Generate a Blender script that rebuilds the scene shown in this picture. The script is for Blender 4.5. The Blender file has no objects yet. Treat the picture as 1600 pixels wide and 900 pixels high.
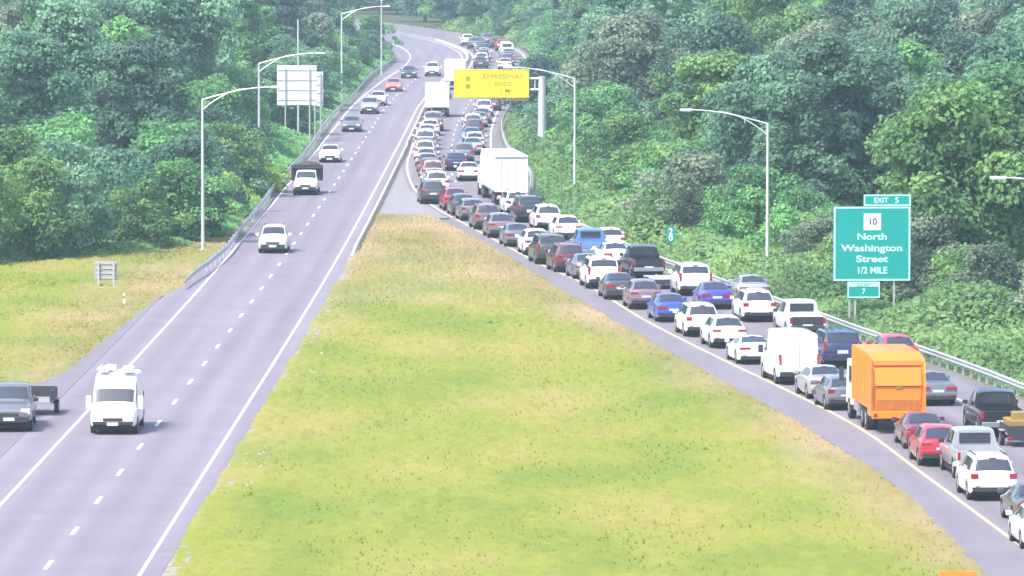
import bpy, bmesh, math, random
import numpy as np
from mathutils import Vector, Matrix

random.seed(7)
RNG = np.random.default_rng(11)
R = math.radians
scene = bpy.context.scene
COL = scene.collection

# ------------------------------------------------------------------ camera
FPX, CAMH, YH = 9950.0, 25.0, -186.0          # focal length in photo pixels, mast height, road-plane horizon row
PITCH = math.atan((450.0 - YH) / FPX)
cam_data = bpy.data.cameras.new('camera')
cam = bpy.data.objects.new('camera', cam_data)
COL.objects.link(cam)
cam.location = (0, 0, CAMH)
cam.rotation_euler = (math.pi / 2 - PITCH, 0, 0)
cam_data.sensor_width = 36.0
cam_data.lens = 36.0 * FPX / 1600.0
cam_data.clip_start = 1.0
cam_data.clip_end = 8000.0
scene.camera = cam

# ------------------------------------------------------------------ sky, sun, exposure
SUN_EL = R(56)
SUN_DIR = Vector((-0.73 * math.cos(SUN_EL), -0.68 * math.cos(SUN_EL), math.sin(SUN_EL)))
world = bpy.data.worlds.new('World')
scene.world = world
world.use_nodes = True
wn = world.node_tree
wn.nodes.clear()
w_out = wn.nodes.new('ShaderNodeOutputWorld')
w_bg = wn.nodes.new('ShaderNodeBackground')
w_sky = wn.nodes.new('ShaderNodeTexSky')
w_sky.sky_type = 'NISHITA'
w_sky.sun_disc = False
w_sky.sun_elevation = SUN_EL
w_sky.sun_rotation = math.atan2(SUN_DIR.x, SUN_DIR.y)
w_sky.air_density = 1.0
w_sky.dust_density = 3.0
w_sky.ozone_density = 1.5
w_bg.inputs['Strength'].default_value = 0.145
wn.links.new(w_sky.outputs[0], w_bg.inputs['Color'])
wn.links.new(w_bg.outputs[0], w_out.inputs['Surface'])
sun_data = bpy.data.lights.new('sun', 'SUN')
sun_data.energy = 2.1
sun_data.angle = R(11.0)
sun_data.color = (1.0, 0.95, 0.9)
sun = bpy.data.objects.new('sun', sun_data)
COL.objects.link(sun)
sun.rotation_euler = SUN_DIR.to_track_quat('Z', 'Y').to_euler()
scene.view_settings.view_transform = 'Standard'
scene.view_settings.look = 'None'
scene.view_settings.gamma = 1.0
scene.view_settings.exposure = 1.5
scene.cycles.max_bounces = 6
scene.cycles.volume_bounces = 0
scene.cycles.transparent_max_bounces = 8

# ------------------------------------------------------------------ small tools
def at(px, py, z=0.0):
    """photo pixel -> point on the horizontal plane at height z"""
    u, v = (px - 800.0) / FPX, (450.0 - py) / FPX
    d = Vector((u, math.cos(PITCH) + v * math.sin(PITCH), -math.sin(PITCH) + v * math.cos(PITCH)))
    t = (z - CAMH) / d.z
    return Vector((d.x * t, d.y * t, z))

def pix(p):
    x, y, z = p[0], p[1], p[2] - CAMH
    f = y * math.cos(PITCH) - z * math.sin(PITCH)
    u = y * math.sin(PITCH) + z * math.cos(PITCH)
    return 800 + FPX * x / f, 450 - FPX * u / f

def pchip(pts):
    pts = sorted(pts)
    xs = np.array([p[0] for p in pts], float); ys = np.array([p[1] for p in pts], float)
    h = np.diff(xs); d = np.diff(ys) / h
    m = np.zeros(len(xs)); m[0], m[-1] = d[0], d[-1]
    m[1:-1] = (d[:-1] * h[1:] + d[1:] * h[:-1]) / (h[1:] + h[:-1])
    def f(x):
        x = np.asarray(x, float)
        i = np.clip(np.searchsorted(xs, x) - 1, 0, len(h) - 1)
        t = (x - xs[i]) / h[i]
        lo, hi = t < 0, t > 1
        tc = np.clip(t, 0, 1)
        v = ((2*tc**3 - 3*tc**2 + 1) * ys[i] + (tc**3 - 2*tc**2 + tc) * h[i] * m[i]
             + (-2*tc**3 + 3*tc**2) * ys[i+1] + (tc**3 - tc**2) * h[i] * m[i+1])
        v = np.where(lo, ys[0] + (x - xs[0]) * m[0], v)
        return np.where(hi, ys[-1] + (x - xs[-1]) * m[-1], v)
    return f

def tag(o, label=None, cat=None, group=None, kind=None):
    if label: o['label'] = label
    if cat: o['category'] = cat
    if group: o['group'] = group
    if kind: o['kind'] = kind
    return o

def link(name, me, mat=None, parent=None):
    o = bpy.data.objects.new(name, me)
    COL.objects.link(o)
    if mat is not None and len(me.materials) == 0:
        me.materials.append(mat)
    if parent is not None:
        o.parent = parent
    return o

def empty(name, loc=(0, 0, 0), rz=0.0):
    o = bpy.data.objects.new(name, None)
    COL.objects.link(o)
    o.empty_display_size = 0.3
    o.location = loc
    o.rotation_euler = (0, 0, rz)
    return o

def mesh_np(name, verts, faces):
    """verts (n,3), faces (m,3|4) arrays -> mesh, fast"""
    verts = np.asarray(verts, np.float32); faces = np.asarray(faces, np.int32)
    me = bpy.data.meshes.new(name)
    k = faces.shape[1]
    me.vertices.add(len(verts)); me.vertices.foreach_set('co', verts.ravel())
    me.loops.add(faces.size); me.loops.foreach_set('vertex_index', faces.ravel())
    me.polygons.add(len(faces))
    me.polygons.foreach_set('loop_start', np.arange(0, faces.size, k, dtype=np.int32))
    me.polygons.foreach_set('loop_total', np.full(len(faces), k, np.int32))
    me.update(calc_edges=True)
    return me

def fattr(me, name, vals):
    a = me.attributes.new(name, 'FLOAT', 'POINT')
    a.data.foreach_set('value', np.asarray(vals, np.float32))

class MB:
    """collects shapes, builds ONE mesh"""
    def __init__(self):
        self.v = []; self.f = []
    def add(self, vs, fs):
        n = len(self.v)
        self.v += [tuple(p) for p in vs]
        self.f += [tuple(i + n for i in f) for f in fs]
        return self
    def box(self, x0, x1, y0, y1, z0, z1, ch=0.0):
        if ch <= 0:
            vs = [(x0,y0,z0),(x1,y0,z0),(x1,y1,z0),(x0,y1,z0),(x0,y0,z1),(x1,y0,z1),(x1,y1,z1),(x0,y1,z1)]
            return self.add(vs, [(3,2,1,0),(4,5,6,7),(0,1,5,4),(1,2,6,5),(2,3,7,6),(3,0,4,7)])
        bm = bmesh.new()
        bmesh.ops.create_cube(bm, size=1.0)
        for v in bm.verts:
            v.co = Vector(((x0+x1)/2 + v.co.x*(x1-x0), (y0+y1)/2 + v.co.y*(y1-y0), (z0+z1)/2 + v.co.z*(z1-z0)))
        bmesh.ops.bevel(bm, geom=bm.edges[:], offset=ch, segments=2, profile=0.6, affect='EDGES')
        bm.verts.index_update()
        self.add([v.co for v in bm.verts], [[v.index for v in f.verts] for f in bm.faces])
        bm.free()
        return self
    def prism(self, prof, x0, x1):
        """prof: (y,z) polygon, extruded along x"""
        n = len(prof)
        vs = [(x0, y, z) for y, z in prof] + [(x1, y, z) for y, z in prof]
        fs = [tuple(range(n)), tuple(range(2*n-1, n-1, -1))]
        fs += [(i, n+i, n+(i+1) % n, (i+1) % n) for i in range(n)]
        return self.add(vs, fs)
    def cyl(self, p0, p1, r0, r1=None, n=8):
        r1 = r0 if r1 is None else r1
        p0, p1 = Vector(p0), Vector(p1)
        q = (p1 - p0).to_track_quat('Z', 'Y').to_matrix()
        vs = []
        for p, r in ((p0, r0), (p1, r1)):
            for i in range(n):
                a = 2*math.pi*i/n
                vs.append(p + q @ Vector((r*math.cos(a), r*math.sin(a), 0)))
        fs = [(i, (i+1) % n, n+(i+1) % n, n+i) for i in range(n)]
        fs += [tuple(range(n-1, -1, -1)), tuple(range(n, 2*n))]
        return self.add(vs, fs)
    def tube(self, pts, r0, r1=None, n=7):
        r1 = r0 if r1 is None else r1
        k = len(pts) - 1
        for i in range(k):
            self.cyl(pts[i], pts[i+1], r0+(r1-r0)*i/k, r0+(r1-r0)*(i+1)/k, n)
        return self
    def mesh(self, name, smooth=None):
        me = bpy.data.meshes.new(name)
        me.from_pydata(self.v, [], self.f)
        bm = bmesh.new(); bm.from_mesh(me)
        bmesh.ops.recalc_face_normals(bm, faces=bm.faces[:])
        bm.to_mesh(me); bm.free()
        if smooth is not None:
            for p in me.polygons: p.use_smooth = True
            me.set_sharp_from_angle(angle=R(smooth))
        return me
    def build(self, name, mat, parent=None, smooth=None):
        return link(name, self.mesh(name, smooth), mat, parent)

# ------------------------------------------------------------------ materials
def new_mat(name):
    m = bpy.data.materials.new(name); m.use_nodes = True
    nt = m.node_tree
    return m, nt, nt.nodes['Principled BSDF']

def plain(name, col, rough=0.5, metal=0.0, coat=0.0, var=0.08, scale=3.0, spec=0.5):
    m, nt, b = new_mat(name)
    tc = nt.nodes.new('ShaderNodeTexCoord')
    nz = nt.nodes.new('ShaderNodeTexNoise'); nz.inputs['Scale'].default_value = scale; nz.inputs['Detail'].default_value = 4
    mx = nt.nodes.new('ShaderNodeMix'); mx.data_type = 'RGBA'
    mx.inputs[6].default_value = tuple(c*(1-var) for c in col) + (1,)
    mx.inputs[7].default_value = tuple(min(1, c*(1+var)) for c in col) + (1,)
    nt.links.new(tc.outputs['Object'], nz.inputs['Vector'])
    nt.links.new(nz.outputs['Fac'], mx.inputs[0])
    nt.links.new(mx.outputs[2], b.inputs['Base Color'])
    b.inputs['Roughness'].default_value = rough
    b.inputs['Metallic'].default_value = metal
    b.inputs['Coat Weight'].default_value = coat
    b.inputs['Coat Roughness'].default_value = 0.06
    b.inputs['Specular IOR Level'].default_value = spec
    return m

def asphalt(name, ca, cb, streak=0.6):
    m, nt, b = new_mat(name)
    geo = nt.nodes.new('ShaderNodeNewGeometry')
    mp = nt.nodes.new('ShaderNodeMapping'); mp.inputs['Scale'].default_value = (0.75, 0.012, 1)
    n1 = nt.nodes.new('ShaderNodeTexNoise'); n1.inputs['Scale'].default_value = 1.0; n1.inputs['Detail'].default_value = 3
    n2 = nt.nodes.new('ShaderNodeTexNoise'); n2.inputs['Scale'].default_value = 0.22; n2.inputs['Detail'].default_value = 6
    n3 = nt.nodes.new('ShaderNodeTexNoise'); n3.inputs['Scale'].default_value = 9.0; n3.inputs['Detail'].default_value = 3
    nt.links.new(geo.outputs['Position'], mp.inputs['Vector'])
    nt.links.new(mp.outputs[0], n1.inputs['Vector'])
    nt.links.new(geo.outputs['Position'], n2.inputs['Vector'])
    nt.links.new(geo.outputs['Position'], n3.inputs['Vector'])
    a1 = nt.nodes.new('ShaderNodeMath'); a1.operation = 'MULTIPLY'; a1.inputs[1].default_value = streak
    a2 = nt.nodes.new('ShaderNodeMath'); a2.operation = 'MULTIPLY_ADD'; a2.inputs[1].default_value = 0.35
    a3 = nt.nodes.new('ShaderNodeMath'); a3.operation = 'MULTIPLY_ADD'; a3.inputs[1].default_value = 0.25
    nt.links.new(n1.outputs['Fac'], a1.inputs[0])
    nt.links.new(n2.outputs['Fac'], a2.inputs[0]); nt.links.new(a1.outputs[0], a2.inputs[2])
    nt.links.new(n3.outputs['Fac'], a3.inputs[0]); nt.links.new(a2.outputs[0], a3.inputs[2])
    rp = nt.nodes.new('ShaderNodeValToRGB')
    rp.color_ramp.elements[0].position = 0.38; rp.color_ramp.elements[0].color = ca + (1,)
    rp.color_ramp.elements[1].position = 0.82; rp.color_ramp.elements[1].color = cb + (1,)
    nt.links.new(a3.outputs[0], rp.inputs[0])
    nt.links.new(rp.outputs[0], b.inputs['Base Color'])
    b.inputs['Roughness'].default_value = 0.85
    b.inputs['Specular IOR Level'].default_value = 0.25
    return m

def add_tracks(m, period, amp):
    nt = m.node_tree; b = nt.nodes['Principled BSDF']
    src = b.inputs['Base Color'].links[0].from_socket
    at_ = nt.nodes.new('ShaderNodeAttribute'); at_.attribute_name = 'lat'
    k = nt.nodes.new('ShaderNodeMath'); k.operation = 'MULTIPLY_ADD'; k.inputs[1].default_value = 2 * math.pi / period; k.inputs[2].default_value = math.pi
    c = nt.nodes.new('ShaderNodeMath'); c.operation = 'COSINE'
    geo = nt.nodes.new('ShaderNodeNewGeometry'); mp = nt.nodes.new('ShaderNodeMapping'); mp.inputs['Scale'].default_value = (0.25, 0.02, 1)
    n = nt.nodes.new('ShaderNodeTexNoise'); n.inputs['Scale'].default_value = 1.0; n.inputs['Detail'].default_value = 5
    nt.links.new(geo.outputs['Position'], mp.inputs['Vector']); nt.links.new(mp.outputs[0], n.inputs['Vector'])
    q = nt.nodes.new('ShaderNodeMath'); q.operation = 'MULTIPLY'
    r = nt.nodes.new('ShaderNodeMath'); r.operation = 'MULTIPLY_ADD'; r.inputs[1].default_value = -amp; r.inputs[2].default_value = 1.0
    nt.links.new(at_.outputs['Fac'], k.inputs[0]); nt.links.new(k.outputs[0], c.inputs[0])
    nt.links.new(c.outputs[0], q.inputs[0]); nt.links.new(n.outputs['Fac'], q.inputs[1]); nt.links.new(q.outputs[0], r.inputs[0])
    # tar patches and dark spots
    n2 = nt.nodes.new('ShaderNodeTexNoise'); n2.inputs['Scale'].default_value = 0.5; n2.inputs['Detail'].default_value = 7; n2.inputs['Roughness'].default_value = 0.65
    nt.links.new(geo.outputs['Position'], n2.inputs['Vector'])
    mr = nt.nodes.new('ShaderNodeMapRange'); mr.inputs['From Min'].default_value = 0.58; mr.inputs['From Max'].default_value = 0.72
    mr.inputs['To Min'].default_value = 1.0; mr.inputs['To Max'].default_value = 0.86
    nt.links.new(n2.outputs['Fac'], mr.inputs['Value'])
    f = nt.nodes.new('ShaderNodeMath'); f.operation = 'MULTIPLY'
    nt.links.new(r.outputs[0], f.inputs[0]); nt.links.new(mr.outputs[0], f.inputs[1])
    cc = nt.nodes.new('ShaderNodeCombineColor')
    for i in range(3): nt.links.new(f.outputs[0], cc.inputs[i])
    mx = nt.nodes.new('ShaderNodeMix'); mx.data_type = 'RGBA'; mx.blend_type = 'MULTIPLY'; mx.inputs[0].default_value = 1.0
    nt.links.new(src, mx.inputs[6]); nt.links.new(cc.outputs[0], mx.inputs[7]); nt.links.new(mx.outputs[2], b.inputs['Base Color'])
    return m

def grass_mat(name, fine, up=False):
    """mown-verge grass: lime / olive / straw patches; attribute 'dry' says how straw-coloured the patch is"""
    m, nt, b = new_mat(name)
    geo = nt.nodes.new('ShaderNodeNewGeometry')
    at_ = nt.nodes.new('ShaderNodeAttribute'); at_.attribute_name = 'dry'
    def noise(sc, det, off, stretch=(1, 1, 1)):
        mp = nt.nodes.new('ShaderNodeMapping'); mp.inputs['Location'].default_value = off; mp.inputs['Scale'].default_value = stretch
        n = nt.nodes.new('ShaderNodeTexNoise'); n.inputs['Scale'].default_value = sc; n.inputs['Detail'].default_value = det
        nt.links.new(geo.outputs['Position'], mp.inputs['Vector']); nt.links.new(mp.outputs[0], n.inputs['Vector'])
        return n
    na = noise(0.13, 2.5, (3, 1, 0), (1, 0.35, 0)); nb = noise(0.17, 3, (31, 17, 0), (1, 0.3, 0)); nc = noise(fine, 2, (7, 3, 0), (1, 0.6, 1))
    r1 = nt.nodes.new('ShaderNodeValToRGB')
    r1.color_ramp.elements[0].position = 0.34; r1.color_ramp.elements[0].color = (0.135, 0.185, 0.030, 1)
    r1.color_ramp.elements[1].position = 0.66; r1.color_ramp.elements[1].color = (0.236, 0.220, 0.055, 1)
    e = r1.color_ramp.elements.new(0.5); e.color = (0.188, 0.210, 0.036, 1)
    nt.links.new(na.outputs['Fac'], r1.inputs[0])
    rb = nt.nodes.new('ShaderNodeValToRGB')
    rb.color_ramp.elements[0].position = 0.3; rb.color_ramp.elements[0].color = (0.190, 0.145, 0.072, 1)
    rb.color_ramp.elements[1].position = 0.7; rb.color_ramp.elements[1].color = (0.315, 0.245, 0.130, 1)
    nt.links.new(nb.outputs['Fac'], rb.inputs[0])
    sm = nt.nodes.new('ShaderNodeMath'); sm.operation = 'MULTIPLY_ADD'; sm.inputs[1].default_value = 1.5; sm.inputs[2].default_value = -0.86
    nt.links.new(nb.outputs['Fac'], sm.inputs[0])
    ad = nt.nodes.new('ShaderNodeMath'); ad.operation = 'ADD'; ad.use_clamp = True
    nt.links.new(sm.outputs[0], ad.inputs[0]); nt.links.new(at_.outputs['Fac'], ad.inputs[1])
    m1 = nt.nodes.new('ShaderNodeMix'); m1.data_type = 'RGBA'
    nt.links.new(ad.outputs[0], m1.inputs[0]); nt.links.new(r1.outputs[0], m1.inputs[6]); nt.links.new(rb.outputs[0], m1.inputs[7])
    m2 = nt.nodes.new('ShaderNodeMix'); m2.data_type = 'RGBA'; m2.blend_type = 'MULTIPLY'; m2.inputs[0].default_value = 1.0
    rc = nt.nodes.new('ShaderNodeMapRange'); k = 1.95 if up else 1.0; rc.inputs['To Min'].default_value = 0.92 * k; rc.inputs['To Max'].default_value = 1.08 * k
    nt.links.new(nc.outputs['Fac'], rc.inputs['Value'])
    cc = nt.nodes.new('ShaderNodeCombineColor')
    for i in range(3): nt.links.new(rc.outputs[0], cc.inputs[i])
    nt.links.new(m1.outputs[2], m2.inputs[6]); nt.links.new(cc.outputs[0], m2.inputs[7])
    nt.links.new(m2.outputs[2], b.inputs['Base Color'])
    b.inputs['Roughness'].default_value = 0.9
    b.inputs['Specular IOR Level'].default_value = 0.15
    if not up:
        nf = noise(5.0, 6, (0, 0, 0), (1, 0.35, 1)); bp = nt.nodes.new('ShaderNodeBump'); bp.inputs['Strength'].default_value = 0.3; bp.inputs['Distance'].default_value = 0.12
        nt.links.new(nf.outputs['Fac'], bp.inputs['Height']); nt.links.new(bp.outputs[0], b.inputs['Normal'])
    if up:                                       # thin blades: light soaks through them from the sky side
        tr = nt.nodes.new('ShaderNodeBsdfTranslucent'); nt.links.new(m2.outputs[2], tr.inputs['Color'])
        mx = nt.nodes.new('ShaderNodeMixShader'); mx.inputs[0].default_value = 0.5
        nt.links.new(b.outputs[0], mx.inputs[1]); nt.links.new(tr.outputs[0], mx.inputs[2])
        nt.links.new(mx.outputs[0], nt.nodes['Material Output'].inputs['Surface'])
    return m

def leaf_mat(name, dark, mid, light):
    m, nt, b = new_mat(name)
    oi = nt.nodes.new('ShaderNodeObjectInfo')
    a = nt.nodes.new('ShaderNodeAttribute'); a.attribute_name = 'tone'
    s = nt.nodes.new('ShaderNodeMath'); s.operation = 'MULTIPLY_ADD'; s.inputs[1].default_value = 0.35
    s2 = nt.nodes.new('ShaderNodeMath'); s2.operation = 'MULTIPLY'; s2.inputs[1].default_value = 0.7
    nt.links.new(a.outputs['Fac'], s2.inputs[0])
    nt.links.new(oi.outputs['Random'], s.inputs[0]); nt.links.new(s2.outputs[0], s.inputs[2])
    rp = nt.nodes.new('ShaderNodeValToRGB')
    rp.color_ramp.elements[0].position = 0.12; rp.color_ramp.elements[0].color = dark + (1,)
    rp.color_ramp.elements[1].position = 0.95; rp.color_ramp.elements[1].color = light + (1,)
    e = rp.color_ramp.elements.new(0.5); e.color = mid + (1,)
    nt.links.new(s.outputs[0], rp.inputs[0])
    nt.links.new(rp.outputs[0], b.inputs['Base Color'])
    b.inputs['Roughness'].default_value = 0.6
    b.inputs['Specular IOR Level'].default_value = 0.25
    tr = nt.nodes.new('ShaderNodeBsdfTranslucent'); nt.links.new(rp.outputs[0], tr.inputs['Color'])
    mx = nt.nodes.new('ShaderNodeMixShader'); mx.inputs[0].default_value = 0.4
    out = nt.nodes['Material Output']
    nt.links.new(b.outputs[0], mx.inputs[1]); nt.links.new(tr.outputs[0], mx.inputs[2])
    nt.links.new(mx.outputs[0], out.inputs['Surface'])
    return m

M = {
    'road': asphalt('pale_asphalt', (0.156, 0.138, 0.166), (0.218, 0.195, 0.230)),
    'queue': asphalt('queue_asphalt', (0.145, 0.130, 0.148), (0.205, 0.188, 0.206)),
    'shoulder': asphalt('shoulder_asphalt', (0.152, 0.138, 0.158), (0.208, 0.192, 0.214), 0.4),
    'gore': asphalt('gore_asphalt', (0.21, 0.20, 0.21), (0.30, 0.285, 0.29), 0.3),
    'paint_w': plain('white_road_paint', (0.62, 0.60, 0.62), 0.7, var=0.28, scale=1.2),
    'paint_y': plain('yellow_road_paint', (0.55, 0.42, 0.24), 0.7, var=0.16, scale=1.2),
    'paint_p': plain('faded_median_line_paint', (0.60, 0.51, 0.44), 0.7, var=0.28, scale=1.2),
    'gravel': plain('gravel', (0.24, 0.22, 0.19), 0.95, var=0.35, scale=2.5),
    'rock': plain('pale_rock', (0.30, 0.29, 0.26), 0.9, var=0.25, scale=4),
    'concrete': plain('concrete', (0.42, 0.38, 0.32), 0.9, var=0.15, scale=1.2),
    'grass': grass_mat('verge_grass', 3.0),
    'blade': grass_mat('grass_blades', 5.0, True),
    'bank': plain('bank_grass', (0.10, 0.13, 0.055), 0.95, var=0.3, scale=0.8),
    'soil': plain('woodland_floor', (0.050, 0.065, 0.024), 0.95, var=0.4, scale=0.4),
    'galv': plain('galvanised_steel', (0.42, 0.43, 0.44), 0.5, metal=0.35, var=0.12, scale=1.5),
    'pole': plain('lamp_post_aluminium', (0.55, 0.58, 0.57), 0.45, metal=0.25, var=0.06, scale=1.0),
    'signback': plain('sign_back_aluminium', (0.66, 0.66, 0.68), 0.5, metal=0.1, var=0.05, scale=0.6),
    'dullback': plain('weathered_sign_back', (0.34, 0.33, 0.33), 0.6, metal=0.2, var=0.1, scale=1.5),
    'wood': plain('bark', (0.10, 0.085, 0.065), 0.95, var=0.4, scale=5),
    'tyre': plain('tyre_rubber', (0.022, 0.022, 0.024), 0.85, var=0.2, scale=4),
    'rim': plain('alloy_rim', (0.42, 0.42, 0.44), 0.35, metal=0.6, var=0.1, scale=8),
    'glass': plain('car_glass', (0.035, 0.04, 0.055), 0.08, coat=0.0, var=0.2, scale=2, spec=0.8),
    'plastic': plain('black_plastic', (0.03, 0.03, 0.033), 0.6, var=0.2, scale=6),
    'under': plain('underbody', (0.018, 0.018, 0.02), 0.9, var=0.2, scale=3),
    'tail': plain('tail_lamp_red', (0.30, 0.018, 0.02), 0.2, coat=0.5, var=0.15, scale=9),
    'head': plain('head_lamp_clear', (0.62, 0.63, 0.66), 0.12, coat=0.5, var=0.1, scale=9),
    'amber': plain('amber_lens', (0.6, 0.2, 0.02), 0.2, coat=0.4, var=0.1, scale=9),
    'plate': plain('number_plate', (0.55, 0.6, 0.66), 0.5, var=0.1, scale=12),
    'chrome': plain('bright_trim', (0.55, 0.55, 0.57), 0.25, metal=0.8, var=0.08, scale=6),
    'whitebox': plain('white_panel', (0.80, 0.80, 0.80), 0.45, coat=0.2, var=0.03, scale=0.8),
    'greyframe': plain('grey_steel_frame', (0.25, 0.25, 0.27), 0.6, var=0.1, scale=2),
    'orange': plain('municipal_orange', (0.70, 0.215, 0.008), 0.45, coat=0.25, var=0.06, scale=1.2),
    'orange_dark': plain('dark_orange', (0.40, 0.13, 0.015), 0.7, var=0.35, scale=3.5),  # darker, mottled orange for hopper mouth, bars, ribs, seam and left rail
    'yellow': plain('yellow_sign_face', (0.80, 0.66, 0.015), 0.5, var=0.03, scale=0.8),
    'sgreen': plain('green_sign_face', (0.0, 0.29, 0.25), 0.4, var=0.05, scale=0.8),
    'swhite': plain('white_sign_legend', (0.52, 0.82, 0.80), 0.5, var=0.03, scale=2),
    'swhite2': plain('white_shield', (0.82, 0.82, 0.82), 0.5, var=0.03, scale=2),
    'sblack': plain('black_sign_legend', (0.36, 0.27, 0.01), 0.6, var=0.05, scale=2),
    'bronze': plain('brown_machinery', (0.26, 0.17, 0.05), 0.6, var=0.25, scale=4),
    'load': plain('dark_load', (0.055, 0.05, 0.05), 0.95, var=0.4, scale=4),
    'post_green': plain('green_post', (0.03, 0.10, 0.08), 0.6, var=0.1, scale=4),
    'work_orange': plain('work_sign_orange', (0.85, 0.22, 0.02), 0.5, var=0.05, scale=2),
}
add_tracks(M['road'], 7.35 / 4, 0.11); add_tracks(M['queue'], 7.35 / 4, 0.13)
LEAF = {
    'mid': leaf_mat('leaf_mid', (0.084, 0.206, 0.089), (0.145, 0.340, 0.125), (0.252, 0.519, 0.179)),
    'dark': leaf_mat('leaf_dark', (0.065, 0.129, 0.095), (0.105, 0.210, 0.137), (0.176, 0.315, 0.187)),
    'light': leaf_mat('leaf_light', (0.090, 0.191, 0.076), (0.159, 0.303, 0.104), (0.259, 0.430, 0.139)),
    'vine': leaf_mat('leaf_vine', (0.088, 0.179, 0.073), (0.156, 0.281, 0.102), (0.253, 0.401, 0.137)),
    'blue': leaf_mat('leaf_bluegreen', (0.080, 0.184, 0.118), (0.146, 0.301, 0.186), (0.258, 0.458, 0.269)),  # blue-green leaves; part of the blue stands in for distance haze
    'lime': leaf_mat('leaf_lime', (0.175, 0.310, 0.056), (0.293, 0.466, 0.091), (0.425, 0.621, 0.135)),
    'brown': leaf_mat('leaf_brownish', (0.102, 0.152, 0.102), (0.185, 0.250, 0.167), (0.292, 0.365, 0.245)),
}
PAINT = {}
def paint(name, col, metal=0.0, rough=0.3):
    if name not in PAINT:
        PAINT[name] = plain('car_paint_' + name, col, rough, metal=metal, coat=0.7, var=0.04, scale=1.5)
    return PAINT[name]
paint('white', (0.78, 0.78, 0.78)); paint('pearl', (0.66, 0.66, 0.68)); paint('silver', (0.44, 0.45, 0.48), 0.4)
paint('grey', (0.17, 0.175, 0.20), 0.3); paint('charcoal', (0.062, 0.064, 0.078), 0.2); paint('black', (0.020, 0.020, 0.026))
paint('navy', (0.022, 0.028, 0.09), 0.1); paint('blue', (0.035, 0.075, 0.36), 0.1); paint('royal', (0.055, 0.06, 0.34), 0.1)
paint('skyblue', (0.13, 0.26, 0.52), 0.2); paint('red', (0.34, 0.018, 0.035)); paint('maroon', (0.12, 0.022, 0.038), 0.1)
paint('brightred', (0.50, 0.02, 0.03)); paint('bronze', (0.17, 0.10, 0.10), 0.3); paint('mauve', (0.22, 0.15, 0.17), 0.3)
paint('rose', (0.46, 0.22, 0.23)); paint('coral', (0.62, 0.16, 0.11)); paint('tan', (0.42, 0.36, 0.28), 0.2); paint('greenish', (0.055, 0.06, 0.065), 0.2)

# ------------------------------------------------------------------ road geometry (X as a function of distance)
def W(pts, z=0.0):
    out = []
    for p in pts:
        q = at(p[0], p[1], z); out.append((q.y, q.x))
    return out
FAR = [(1060, -21.0), (1140, -36.0), (1240, -64.0), (1360, -110.0)]
lr_right = pchip(W([(218, 900), (518, 420), (612, 247), (633, 207), (655, 165)]) + [(806, -8.6), (850, -7.4), (890, -7.0), (922, -7.5), (988, -11.8)] + FAR)
LRW = 7.35
yel = pchip(W([(1600, 858), (1440, 740), (1340, 668), (1234, 613), (1140, 568), (1013, 504), (907, 441), (850, 416), (793, 386), (737, 356),
               (682, 326), (652, 301), (638, 274), (636, 256), (641, 240), (652, 205)])
            + [(709, -8.7), (806, -6.9), (850, -5.8), (890, -5.5), (922, -5.9), (988, -10.2)] + [(a, b + 1.6) for a, b in FAR])
railR = pchip(W([(1600, 600), (1546, 578.6), (1489, 558), (1440, 541), (1340, 509), (1288, 490), (1146, 442), (1089, 421), (1040, 404), (945, 365), (897, 344), (850, 322)], 0.75)
              + [(540, 1.4), (580, -0.2), (640, -1.0), (709, 0.2), (806, 1.8), (890, 3.0), (988, -1.0)] + [(a, b + 11.0) for a, b in FAR])
railL = pchip(W([(325, 407.5), (355, 382.5), (375, 355), (397, 330), (435, 280), (480, 232), (515, 182), (555, 142)], 0.75)
              + [(806, -17.8), (850, -16.8), (890, -16.4), (988, -21.5)] + [(a, b - 10.5) for a, b in FAR])
medEdge = pchip(W([(1529, 889), (1378, 745), (1264, 673), (1151, 609), (1076, 568), (869, 449), (793, 401), (737, 369), (691, 347)]))

def leftPave(y):
    y = np.asarray(y, float); e = lr_right(y) - LRW
    k1 = np.clip((y - 380) / 14, 0, 1); k2 = np.clip((y - 428) / 25, 0, 1)
    base = e - (1.9 * (1 - k1) + 1.15 * k1)
    return base * (1 - k2) + (np.minimum(railL(y) + 0.15, e - 0.4)) * k2
pull = pchip([(378.5, -21.4), (343, -22.3), (331, -22.6), (317, -23.6), (308, -26.0), (298, -30), (270, -34), (150, -44)])
def slope(f, Z): return float((f(Z + 2) - f(Z - 2)) / 4.0)

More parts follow.
